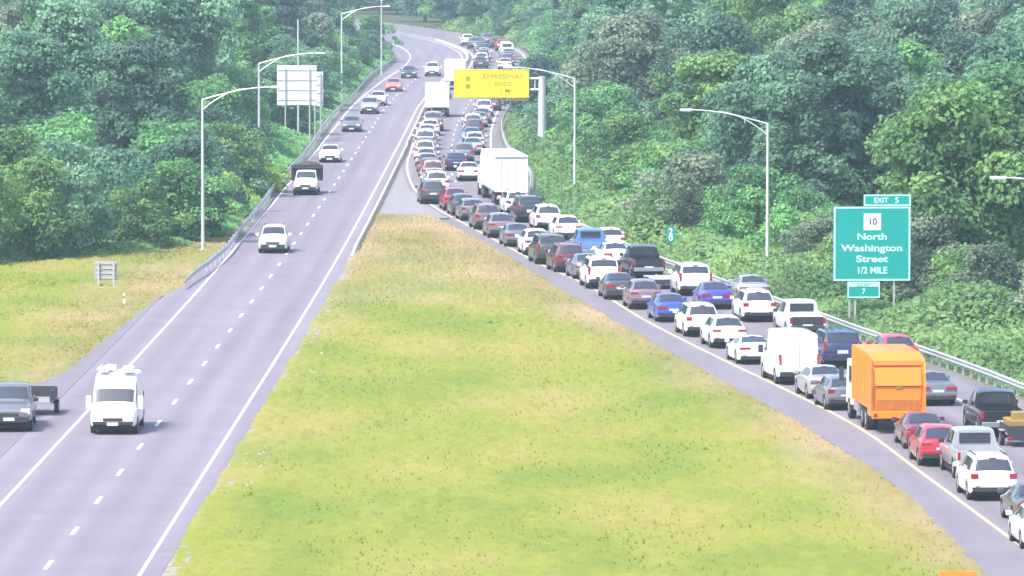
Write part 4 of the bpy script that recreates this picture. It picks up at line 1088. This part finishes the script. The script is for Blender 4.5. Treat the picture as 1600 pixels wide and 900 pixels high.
QR = [
 ('small_trailer', None, 1604, 700, 'small dark trailer with brown load at the right frame edge'),
 ('pickup', 'black', 1567, 686, 'black pickup at the right frame edge beyond the silver pickup'),
 ('sedan', 'grey', 1466, 636, 'grey sedan just right of the orange garbage truck'),
 ('crossover', 'brightred', 1408, 578, 'red suv beside the guide rail behind the garbage truck top'),
 ('boxsuv', 'navy', 1317, 578, 'dark navy suv between the white van and the garbage truck'),
 ('flat_trailer', None, 1272, 553, 'flat trailer behind the white pickup, mostly hidden by the white van'),
 ('pickup', 'pearl', 1262, 531, 'white pickup with black tailgate towing the flat trailer beside the guide rail'),
 ('suv', 'white', 1187, 505, 'white suv just right of the white suv beside the blue sedan'),
 ('sedan', 'royal', 1121, 485, 'deep violet blue sedan left of the lamp post foot'),
 ('sedan', 'silver', 1180, 474, 'silver car hugging the guide rail beneath the tall lamp post'),
 ('boxsuv', 'white', 1087, 464, 'white suv right behind the trailer of the black pickup'),
 ('flat_trailer', None, 1042, 453, 'empty flat trailer behind the black pickup'),
 ('pickup', 'black', 1014, 437, 'black pickup towing the empty flat trailer'),
 ('sedan', 'white', 966, 419, 'white sedan just ahead of the black pickup'),
 ('pickup', 'skyblue', 929, 408, 'sky blue pickup in the right lane'),
 ('hatch', 'pearl', 957, 395, 'pale hatchback with dark rear glass beside the guide rail ahead of the black pickup'),
 ('crossover', 'white', 889, 377, 'nearer of two white suvs ahead of the sky blue pickup'),
 ('suv', 'white', 858, 361, 'farther of two white suvs ahead of the sky blue pickup'),
 ('boxsuv', 'black', 829, 349, 'black suv in the right lane just beyond the two white suvs'),
 ('suv', 'white', 810, 337, 'white suv right behind the semi trailer'),
 ('semi_truck', None, 799, 322, 'long white semi trailer truck in the right lane'),
 ('sedan', 'white', 733, 284, 'white sedan left of the semi truck cab'),
 ('hatch', 'navy', 713, 268, 'small navy hatchback in the lane left of the semi truck'),
 ('sedan', 'silver', 738, 243, 'silver sedan ahead of the semi truck'),
 ('suv', 'grey', 724, 256, 'grey suv between the navy hatchback and the silver sedan'),
 ('hatch', 'white', 742, 234, 'white hatchback right behind the pale blue sedan'),
 ('suv', 'charcoal', 740, 216, 'charcoal suv right ahead of the pale blue sedan'),
 ('sedan', 'silver', 747, 200, 'silver sedan right ahead of the white suv below the yellow sign'),
 ('sedan', 'skyblue', 737, 226, 'pale blue sedan right behind the white suv under the yellow sign'),
 ('suv', 'white', 739, 207, 'white suv in the right lane below the yellow sign'),
 ('sedan', 'mauve', 753, 194, 'mauve sedan ahead of the white suv below the yellow sign'),
 ('suv', 'pearl', 756, 183, 'pale suv just beneath the yellow sign panel'),
 ('suv', 'bronze', 769, 174, 'dark brown suv beneath the right half of the yellow sign'),
]
for kind, colr, px, py, lab in QL:
    put_vehicle(kind, colr, px, py, lab, CT[kind], GL, name=NM.get(kind, kind))
for kind, colr, px, py, lab in QR:
    r = put_vehicle(kind, colr, px, py, lab, CT[kind], GRt, name=NM.get(kind, kind))
    if lab.startswith('white pickup with black'):                    # its tailgate is black
        for ch in r.children:
            if ch.name.split('.')[0] in ('tailgate', 'rear_bumper'):
                ch.material_slots[0].link = 'OBJECT'; ch.material_slots[0].material = M['plastic']
FARQ = [  # (kind, colour, distance, lane offset)
 ('suv', 'white', 862, 1.5, 'white suv just above the middle of the yellow sign'), ('sedan', 'charcoal', 849, 1.6, 'dark sedan right above the yellow sign'),
 ('suv', 'grey', 878, 1.5, 'grey suv in the far left lane beyond the yellow sign'), ('sedan', 'white', 895, 1.6, 'white sedan in the far left lane behind the bend'),
 ('suv', 'charcoal', 912, 1.5, 'charcoal suv in the far left lane at the bend'), ('sedan', 'silver', 930, 1.6, 'silver sedan in the far left lane at the bend'),
 ('suv', 'grey', 948, 1.5, 'grey suv near the far end of the queue, left lane'), ('suv', 'white', 966, 1.6, 'white suv near the far end of the queue, left lane'),
 ('sedan', 'pearl', 842, 5.0, 'pale sedan right above the yellow sign in the outer lane'), ('suv', 'mauve', 858, 5.0, 'mauve suv in the outer lane above the yellow sign'),
 ('sedan', 'silver', 876, 5.0, 'silver sedan in the outer lane beyond the yellow sign'), ('pickup', 'white', 905, 4.9, 'white pickup far off in the outer lane'),
 ('sedan', 'silver', 890, 5.0, 'silver sedan right behind the far white pickup'), ('suv', 'red', 936, 5.0, 'red suv far off in the outer lane near the bend'),
 ('sedan', 'maroon', 952, 5.0, 'maroon sedan far off ahead of the red suv'), ('suv', 'white', 922, 5.0, 'white suv between the far white pickup and the red suv'),
 ('suv', 'grey', 972, 5.0, 'grey suv near the far end of the queue, outer lane'),
]
for kind, colr, Z, off, lab in FARQ:
    put_vehicle(kind, colr, 0, 0, lab, CT[kind], 'far end of the traffic queue', name=NM.get(kind, kind), Z=Z, X=float(yel(Z)) + off)
ON = [
 ('highvan', 'white', 176, 681, 'white cargo van with roof gear coming towards the camera', 'van'),
 ('pickup', 'grey', 14, 677, 'grey pickup on the lay-by at the left frame edge', 'pickup truck'),
 ('suv', 'white', 426, 397, 'white suv coming towards the camera behind the white van', 'car'),
 ('dump_truck', 'white', 477, 306, 'white dump truck with dark loaded body coming towards the camera', 'dump truck'),
 ('sedan', 'white', 515, 255, 'white sedan following the dump truck', 'car'),
 ('sedan', 'grey', 549, 207, 'grey sedan following the white sedan on the left carriageway', 'car'),
 ('suv', 'silver', 577, 179, 'silver suv on the left carriageway ahead of the pale hatchback', 'car'),
 ('hatch', 'pearl', 590, 166, 'pale hatchback close behind the silver suv on the left carriageway', 'car'),
 ('sedan', 'coral', 614, 144, 'coral red sedan on the left carriageway near the bend', 'car'),
 ('sedan', 'charcoal', 638, 123, 'dark sedan farthest in the outer lane of the left carriageway', 'car'),
 ('suv', 'white', 675, 120, 'white suv farthest in the inner lane of the left carriageway', 'car'),
]
for kind, colr, px, py, lab, cat in ON:
    ex = R(-3) if px == 14 else 0
    r = put_vehicle(kind, colr, px, py, lab, cat, GO, oncoming=True, name=NM.get(kind, kind), extra=ex)
    if kind == 'highvan':                                       # roof gear
        for x, y, s in ((-.50, 3.2, .26), (.56, 3.1, .24), (.36, 2.1, .24)):
            MB().box(x - s, x + s, y - .7, y + .5, 2.50, 2.50 + s * .85, .08).build('roof_box', M['whitebox'], r)
        MB().cyl((.8, .5, 2.62), (.8, 4.0, 2.66), .05, n=6).cyl((.5, .5, 2.62), (.5, 4.0, 2.66), .05, n=6).build('roof_ladder', M['galv'], r)
# trailer behind the grey pickup on the lay-by
p = at(57, 651)
t_, L_ = trailer('cargo_trailer', 3.0, 1.75, .66, .50)
t_.location = (p.x - 0.1, p.y + L_, .036); t_.rotation_euler = (0, 0, math.pi - R(2))
tag(t_, 'low dark board sided trailer behind the grey pickup on the lay-by', 'trailer')

# ------------------------------------------------------------------ vegetation
def leaf_cloud(rng, lobes, per, size, flat=0.75):
    """leaf sprays (bent quads) over the shells of ellipsoid lobes -> verts, faces, tone"""
    Vs, Ts = [], []
    for (cx, cy, cz, rx, ry, rz, tone) in lobes:
        n = max(12, int(per * (rx * ry + rx * rz + ry * rz) / 3.0))
        d = rng.normal(size=(n, 3)); d /= np.linalg.norm(d, axis=1)[:, None]
        d[:, 2] = np.where(d[:, 2] < -0.55, -d[:, 2], d[:, 2])
        # lumpy radius so the outline is uneven
        rad = 0.72 + 0.50 * rng.random(n) ** 1.4 + 0.12 * np.sin(5 * d[:, 0] + 9 * cx) * np.sin(6 * d[:, 2] + 4 * cy)
        c = np.array([cx, cy, cz]) + d * np.array([rx, ry, rz]) * rad[:, None]
        nrm = d * 0.75 + rng.normal(size=(n, 3)) * 0.42 + np.array([0, 0, 0.35])
        nrm /= np.linalg.norm(nrm, axis=1)[:, None]
        a = np.cross(nrm, rng.normal(size=(n, 3))); a /= np.linalg.norm(a, axis=1)[:, None] + 1e-9
        b = np.cross(nrm, a)
        s = size * (0.55 + 0.9 * rng.random(n))[:, None]
        w = s * flat
        q = np.stack([c - a * s - b * w * .25, c + b * w * -.9 + nrm * s * .12, c + a * s + b * w * .1, c + b * w * .9 - nrm * s * .18], 1)
        Vs.append(q.reshape(-1, 3))
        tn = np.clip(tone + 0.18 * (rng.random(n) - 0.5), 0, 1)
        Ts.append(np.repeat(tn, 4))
    V = np.concatenate(Vs); T = np.concatenate(Ts)
    F = np.arange(len(V)).reshape(-1, 4)
    return V, F, T

def crown_lobes(rng, h, r, n, low=0.25, dome=1.0):
    L = []
    n = int(n * 2.0)
    sect = [0.62 + 0.75 * rng.random() for _ in range(9)]
    for k in range(n):
        t = (k + 0.5) / n
        z = h * (low + (1 - low - 0.06) * t)
        env = r * (math.sin(math.pi * (0.14 + 0.80 * ((z / h - low) / (1 - low)) ** 0.85)) ** 0.75) * dome
        a = 2.4 * k + rng.random() * 0.9
        d = env * (0.40 + 0.62 * rng.random()) * sect[int((a % 6.283) / 6.283 * 9) % 9]
        s = r * (0.13 + 0.22 * rng.random() ** 1.4)
        L.append((d * math.cos(a), d * math.sin(a), z + (rng.random() - .5) * h * .06, s * (0.9 + .5 * rng.random()), s * (0.9 + .5 * rng.random()), s * (0.6 + .5 * rng.random()), rng.random()))
    L.append((0, 0, h * 0.90, r * .36, r * .36, h * .10, rng.random()))
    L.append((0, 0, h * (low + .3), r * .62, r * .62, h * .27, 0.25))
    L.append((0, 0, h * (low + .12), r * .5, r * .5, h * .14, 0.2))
    return L

def trunk_mesh(rng, h, r, low):
    mb = MB()
    mb.cyl((0, 0, -0.1), (0.1, 0.05, h * 0.45), 0.035 * h * .6 + .05, 0.02 * h * .5 + .03, 8)
    mb.cyl((0.1, 0.05, h * 0.45), (0.0, 0.1, h * 0.85), 0.02 * h * .5 + .03, .04, 7)
    for k in range(6):
        a = 2.4 * k + rng.random(); z = h * (low + .08 + .07 * k)
        mb.cyl((.05, .04, z), (r * .65 * math.cos(a), r * .65 * math.sin(a), z + h * .17), .016 * h * .5 + .02, .025, 5)
    return mb.mesh('trunk', smooth=40)

TREES = {}
def tree_kind(key, h, r, n, per, size, low, seed):
    rng = np.random.default_rng(seed)
    V, F, T = leaf_cloud(rng, crown_lobes(rng, h, r, n, low), per, size)
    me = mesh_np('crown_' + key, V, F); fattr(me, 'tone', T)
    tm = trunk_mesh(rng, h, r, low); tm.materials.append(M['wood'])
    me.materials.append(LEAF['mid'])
    TREES[key] = (me, tm, h, r)
tree_kind('round', 11.0, 4.2, 26, 300, .165, .16, 1)
tree_kind('oval', 14.0, 4.4, 30, 280, .17, .14, 2)
tree_kind('broad', 12.0, 5.4, 34, 280, .17, .14, 3)
tree_kind('tall', 16.5, 4.8, 36, 265, .18, .16, 4)
tree_kind('loose', 13.0, 4.6, 22, 310, .165, .18, 5)
tree_kind('spire', 15.0, 3.6, 30, 300, .165, .10, 6)
tree_kind('shrub', 4.6, 2.7, 17, 330, .125, .04, 7)
tree_kind('thicket', 6.4, 3.3, 20, 310, .135, .04, 8)
tree_kind('bush', 2.6, 1.7, 12, 150, .17, .02, 9)

def put_tree(key, leaf, x, y, sc, rz, lab, cat, group, name='tree', zs=1.0):
    cm, tm, h, r = TREES[key]
    root = tag(empty(name, (x, y, -0.02), rz), lab, cat, group)
    root.scale = (sc, sc, sc * zs)
    c = link('crown', cm, None, root)
    c.material_slots[0].link = 'OBJECT'; c.material_slots[0].material = LEAF[leaf]
    link('trunk', tm, None, root)
    return root

cover = np.full(1700, 900.0)                     # how high each picture column is already covered, to leave out hidden trees
def seen(x, y, h, r, margin=10):
    px, base = pix((x, y, 0)); _, top = pix((x, y, h))
    s = FPX / y
    a, b = int(max(-40, px - r * s * .8)) + 40, int(min(1655, px + r * s * .8)) + 40
    if b <= a or px < -60 or px > 1660: return False
    seg = cover[a:b]
    if (seg - top).max() < margin or top > 900: return False
    m = a + (b - a) // 5, b - (b - a) // 5
    cover[m[0]:m[1]] = np.minimum(cover[m[0]:m[1]], top + 0.12 * (base - top))
    return True

def zone(px, py_top, y, left):
    far = 'beyond the bend' if y > 900 else ('far back' if y > 650 else 'nearby')
    if left:
        ref = ('at the left frame edge' if px < 90 else 'left of the first lamp post' if px < 300 else 'between two left lamp posts' if px < 405
               else 'behind the white sign backs' if px < 520 else 'left of the road bend')
    else:
        ref = ('at the right frame edge' if px > 1480 else 'behind the green exit sign' if px > 1280 else 'around the tall right lamp post' if px > 1080
               else 'right of the yellow sign column' if px > 880 else 'above the yellow sign')
    return ref + ', ' + far

TINT = {'mid': 'green', 'dark': 'dark green', 'light': 'light green', 'blue': 'blue green', 'lime': 'lime green', 'brown': 'brownish'}
cand = []
# hand placed, recognisable trees and shrubs: (key, leaf, px of base, py of base, scale, zscale, label)
HERO = [
 ('broad', 'light', 1505, 470, 1.02, 1.05, 'large light green tree with rounded lobes right of the green exit sign'),
 ('round', 'mid', 1590, 455, 1.15, 1.1, 'green tree behind the large light green tree at the right frame edge'),
 ('tall', 'dark', 1290, 395, .92, .95, 'big dark green tree rising behind the green exit sign'),
 ('broad', 'dark', 1365, 385, 1.0, 1.12, 'second big dark tree just right behind the green exit sign'),
 ('thicket', 'brown', 1450, 480, .85, 1.0, 'dull brownish thicket right of the green exit sign'),
 ('thicket', 'brown', 1545, 520, .75, 1.0, 'dull brownish thicket lower right above the guide rail'),
 ('thicket', 'mid', 1255, 425, .8, 1.0, 'green thicket between the tall lamp post and the green exit sign'),
 ('shrub', 'light', 1310, 470, .8, 1.0, 'light green shrub at the left foot of the green exit sign'),
 ('round', 'lime', 2, 375, .62, 1.1, 'bright lime green tree at the left frame edge'),
 ('shrub', 'lime', 420, 301, .62, .8, 'bright lime bush at the foot of the second left lamp post'),
 ('shrub', 'lime', 352, 338, .75, .9, 'yellow green bush right of the nearest left lamp post'),
 ('round', 'lime', 1215, 330, .72, 1.05, 'yellow green tree top right above the tall right lamp post'),
 ('broad', 'brown', 985, 250, 1.02, 1.05, 'pale olive tree right of the lamp arm near the yellow sign'),
]
for key, leaf, px, py, sc, zs, lab in HERO:
    p = at(px, py); cm, tm, h, r = TREES[key]
    cand.append((p.y, p.x, key, leaf, sc, zs, lab, True))
taken = [(c[1], c[0], TREES[c[2]][3] * c[4] * .9) for c in cand]
CLEAR = [(425, 512, 95, 205, 615), (832, 862, 118, 205, 584), (1296, 1428, 300, 492, 355), (1036, 1060, 350, 398, 426)]   # things that stand free of foliage
def hides(x, y, h, r):
    px, base = pix((x, y, 0)); _, top = pix((x, y, h)); s_ = FPX / y
    return any(y < d and px + r * s_ * 1.05 > a and px - r * s_ * 1.05 < b and base > c and top < e for a, b, c, e, d in CLEAR)
def scatter(n, fx, z0, z1, keys, leaves, smin, smax, gap, zpow=1.0):
    tries = 0; got = 0
    while got < n and tries < n * 30:
        tries += 1
        y = z0 + (z1 - z0) * random.random() ** zpow
        lo, hi = fx(y)
        if hi <= lo: continue
        x = random.uniform(lo, hi)
        if abs(x) > 0.0865 * y + 5: continue
        key = random.choice(keys); sc = random.uniform(smin, smax); r = TREES[key][3] * sc
        if hides(x, y, TREES[key][2] * sc * 1.15, r): continue
        if any((x - a) ** 2 + ((y - b) * .7) ** 2 < ((r + c) * gap) ** 2 for a, b, c in taken): continue
        taken.append((x, y, r)); got += 1
        cand.append((y, x, key, random.choice(leaves), sc, random.uniform(.88, 1.15), None, x < float(lr_right(y))))
hedge = pchip([(380, -60), (414, -34.5), (437, -22.5), (445, -21.5)])
def left_front(y): return (-45, min(float(hedge(y)), -21.5 - 1.0)) if y < 446 else (-50, float(railL(y)) - 3.0)
scatter(26, left_front, 412, 470, ['thicket', 'shrub', 'thicket'], ['mid', 'mid', 'dark', 'blue', 'light'], .85, 1.2, .62)
scatter(46, lambda y: (float(railL(y)) - 9, float(railL(y)) - 2.6), 452, 880, ['thicket', 'shrub', 'thicket'], ['mid', 'light', 'blue', 'mid', 'dark'], .7, 1.15, .60)
scatter(110, lambda y: (-70, min(float(railL(y)), -20) - 7), 452, 1000, ['round', 'oval', 'broad', 'loose', 'spire', 'tall'], ['mid', 'blue', 'dark', 'blue', 'mid', 'brown'], .75, 1.1, .55)
scatter(40, lambda y: (float(railR(y)) + 4.5, float(railR(y)) + 12), 330, 560, ['thicket', 'shrub', 'shrub'], ['mid', 'light', 'light', 'brown', 'mid'], .6, 1.05, .58)
scatter(64, lambda y: (float(railR(y)) + 3.2, float(railR(y)) + 10), 540, 1060, ['thicket', 'shrub', 'thicket'], ['mid', 'light', 'blue', 'mid', 'dark'], .75, 1.2, .58)
scatter(125, lambda y: (float(railR(y)) + 11, float(railR(y)) + 60), 385, 1000, ['round', 'oval', 'broad', 'loose', 'spire', 'tall'], ['mid', 'blue', 'mid', 'dark', 'light', 'brown'], .75, 1.1, .55)
scatter(40, lambda y: (float(railL(y)) - 70, float(railL(y)) - 4), 900, 1350, ['tall', 'oval', 'broad', 'round'], ['blue', 'mid', 'blue', 'dark'], .9, 1.2, .55)
scatter(230, lambda y: (float(railR(y)) + 4, float(railR(y)) + 190), 940, 1300, ['tall', 'oval', 'broad', 'round'], ['blue', 'mid', 'blue', 'dark'], .9, 1.25, .55)
cand.sort(key=lambda c: c[0])
made = {}
ntree = 0
for y, x, key, leaf, sc, zs, lab, left in cand:
    h, r = TREES[key][2] * sc * zs, TREES[key][3] * sc
    hero = lab is not None
    if not seen(x, y, h, r, 0 if hero else 9) and not hero: continue
    low = key in ('shrub', 'thicket', 'bush')
    px, _ = pix((x, y, 0))
    if hero: group = None
    else:
        what = 'shrub' if low else ('tall tree' if key in ('tall', 'spire', 'oval') else 'spreading tree')
        lab = '%s %s %s' % (TINT[leaf], what, zone(px, 0, y, left))
        group = 'trees of the roadside woods: ' + lab
    o_ = put_tree(key, leaf, x, y, sc, random.uniform(0, 6.28), lab, 'shrub' if low else 'tree', group, 'shrub' if low else 'tree', zs)
    if not hero: made.setdefault(lab, []).append((px, o_))
    ntree += 1
ORD = ['leftmost', 'second from left', 'third from left', 'fourth from left', 'fifth from left', 'sixth from left', 'seventh from left', 'eighth from left', 'ninth from left', 'tenth from left', 'eleventh from left', 'twelfth from left', 'thirteenth from left', 'fourteenth from left']
for lab, L in made.items():
    if 2 <= len(L) <= 14:
        for k, (_, o_) in enumerate(sorted(L, key=lambda q: q[0])):
            o_['label'] = lab + ', ' + (ORD[k] if k < len(L) - 1 or len(L) > 2 else 'rightmost')
print('TREES', ntree, 'of', len(cand))

# continuous low undergrowth on the banks (nobody could count it)
def noise2(x, y, seed):
    rng = np.random.default_rng(seed); v = np.zeros_like(x)
    for k in range(7):
        a = rng.random() * 6.28; f = 0.25 + 0.9 * rng.random(); ph = rng.random() * 6.28
        v += np.sin((x * math.cos(a) + y * math.sin(a) * .6) * f + ph)
    return v / 7
def undergrowth(name, fa, fb, z0, z1, n, hmax, leaf, label, seed, size=.125, ramp=2.5):
    rng = np.random.default_rng(seed)
    y = z0 + (z1 - z0) * rng.random(n) ** 1.35
    A, B = fa(y), fb(y)
    t = rng.random(n); x = A + (B - A) * t
    ed = np.clip(np.minimum(np.abs(x - A), np.abs(B - x)) / ramp, 0.12, 1)
    h = hmax * ed * np.clip(0.55 + 1.1 * noise2(x, y, seed), 0.08, 1.2)
    z = h * (1 - 0.45 * rng.random(n) ** 2)
    c = np.stack([x, y, z], -1)
    nrm = rng.normal(size=(n, 3)) * .5 + np.array([0, -.35, .8]); nrm /= np.linalg.norm(nrm, axis=1)[:, None]
    a = np.cross(nrm, rng.normal(size=(n, 3))); a /= np.linalg.norm(a, axis=1)[:, None] + 1e-9
    b = np.cross(nrm, a); s = size * (.55 + .9 * rng.random(n))[:, None] * (0.8 + y[:, None] / 1000)
    q = np.stack([c - a * s - b * s * .2, c - b * s * .7 + nrm * s * .15, c + a * s, c + b * s * .7 - nrm * s * .15], 1)
    me = mesh_np(name, q.reshape(-1, 3), np.arange(4 * n).reshape(-1, 4))
    fattr(me, 'tone', np.repeat(np.clip(.5 + .9 * noise2(x * .6, y * .6, seed + 5) + .25 * (rng.random(n) - .5), 0, 1), 4))
    tag(link(name, me, LEAF[leaf]), label, 'undergrowth', kind='stuff')
undergrowth('undergrowth', lambda y: railR(y) + 0.5, lambda y: railR(y) + 13, 305, 1080, 230000, 2.4, 'vine', 'light green vines and brush covering the bank behind the right guide rail', 21, ramp=1.6)
undergrowth('undergrowth', lambda y: railL(y) - 12, lambda y: railL(y) - 0.9, 445, 1000, 150000, 2.2, 'mid', 'green brush along the bank behind the left guide rail', 22)
undergrowth('undergrowth', lambda y: y * 0 - 44, lambda y: np.minimum(hedge(y) + 0.6, -21.9), 408, 447, 34000, 1.3, 'vine', 'low weeds at the foot of the left thicket', 23, ramp=1.5)

# grass blades
def tufts(name, fa, fb, z0, z1, n, hmin, hmax, label, seed, zpow=1.6):
    rng = np.random.default_rng(seed)
    y = z0 + (z1 - z0) * rng.random(n) ** zpow + rng.random(n) ** 3 * 4
    A, B = fa(y), fb(y)
    x = A + (B - A) * rng.random(n) + rng.normal(size=n) * 0.10
    nz = noise2(x * 1.5, y * .8, seed + 3)
    h = (hmin + (hmax - hmin) * rng.random(n)) * np.clip(1 + .5 * nz, .6, 1.4)
    P = []
    for k in range(3):
        a = rng.random(n) * 6.28; w = .02 + .03 * rng.random(n); lean = .5 * h
        b0 = np.stack([x - w * np.cos(a), y - w * np.sin(a), np.zeros(n)], -1)
        b1 = np.stack([x + w * np.cos(a), y + w * np.sin(a), np.zeros(n)], -1)
        an = rng.random(n) * 6.28
        tp = np.stack([x + lean * np.cos(an), y + lean * np.sin(an), h * (.7 + .5 * rng.random(n))], -1)
        P.append(np.stack([b0, b1, tp], 1))
    V = np.concatenate(P, 1).reshape(-1, 3)
    me = mesh_np(name, V, np.arange(len(V)).reshape(-1, 3))
    fattr(me, 'dry', np.repeat(dryness(np.stack([x, y], -1)), 9))
    tag(link(name, me, M['blade']), label, 'grass', kind='stuff')
tufts('grass', lambda y: lr_right(y) + 1.55, lambda y: medEdge(y) - 0.05, 205, 473, 14000, .12, .19, 'uncut yellow green grass filling the median', 31)
tufts('grass', lambda y: np.maximum(y * 0 - 45, -.085 * y - 3), lambda y: np.where(y < 384, np.minimum(pull(y) - .12, leftPave(y) - .1), leftPave(y) - .1), 296, 440, 14000, .12, .22, 'uncut grass of the verge left of the lay-by', 32, 1.2)
# a few darker weeds standing in the median
for px, py in ((765, 508), (779, 507), (827, 517), (815, 512)):
    p = at(px, py)
    put_tree('bush', 'mid', p.x, p.y, random.uniform(.07, .11), random.random() * 6, 'small dark weed clump standing in the median grass', 'weed', 'weeds in the median', 'weed')

# ------------------------------------------------------------------ haze over the whole place
hz = MB().box(-2100, 2100, -400, 3300, -1.2, 27.5).build('haze', None)
hm = bpy.data.materials.new('haze'); hm.use_nodes = True
hm.node_tree.nodes.clear()
ho = hm.node_tree.nodes.new('ShaderNodeOutputMaterial')
hv = hm.node_tree.nodes.new('ShaderNodeVolumePrincipled')
hv.inputs['Color'].default_value = (0.66, 0.88, 1.0, 1)
hv.inputs['Density'].default_value = 0.00020
hv.inputs['Anisotropy'].default_value = 0.1
hm.node_tree.links.new(hv.outputs[0], ho.inputs['Volume'])
hz.data.materials.append(hm)
tag(hz, 'thin summer haze over the whole highway', 'haze', kind='stuff')
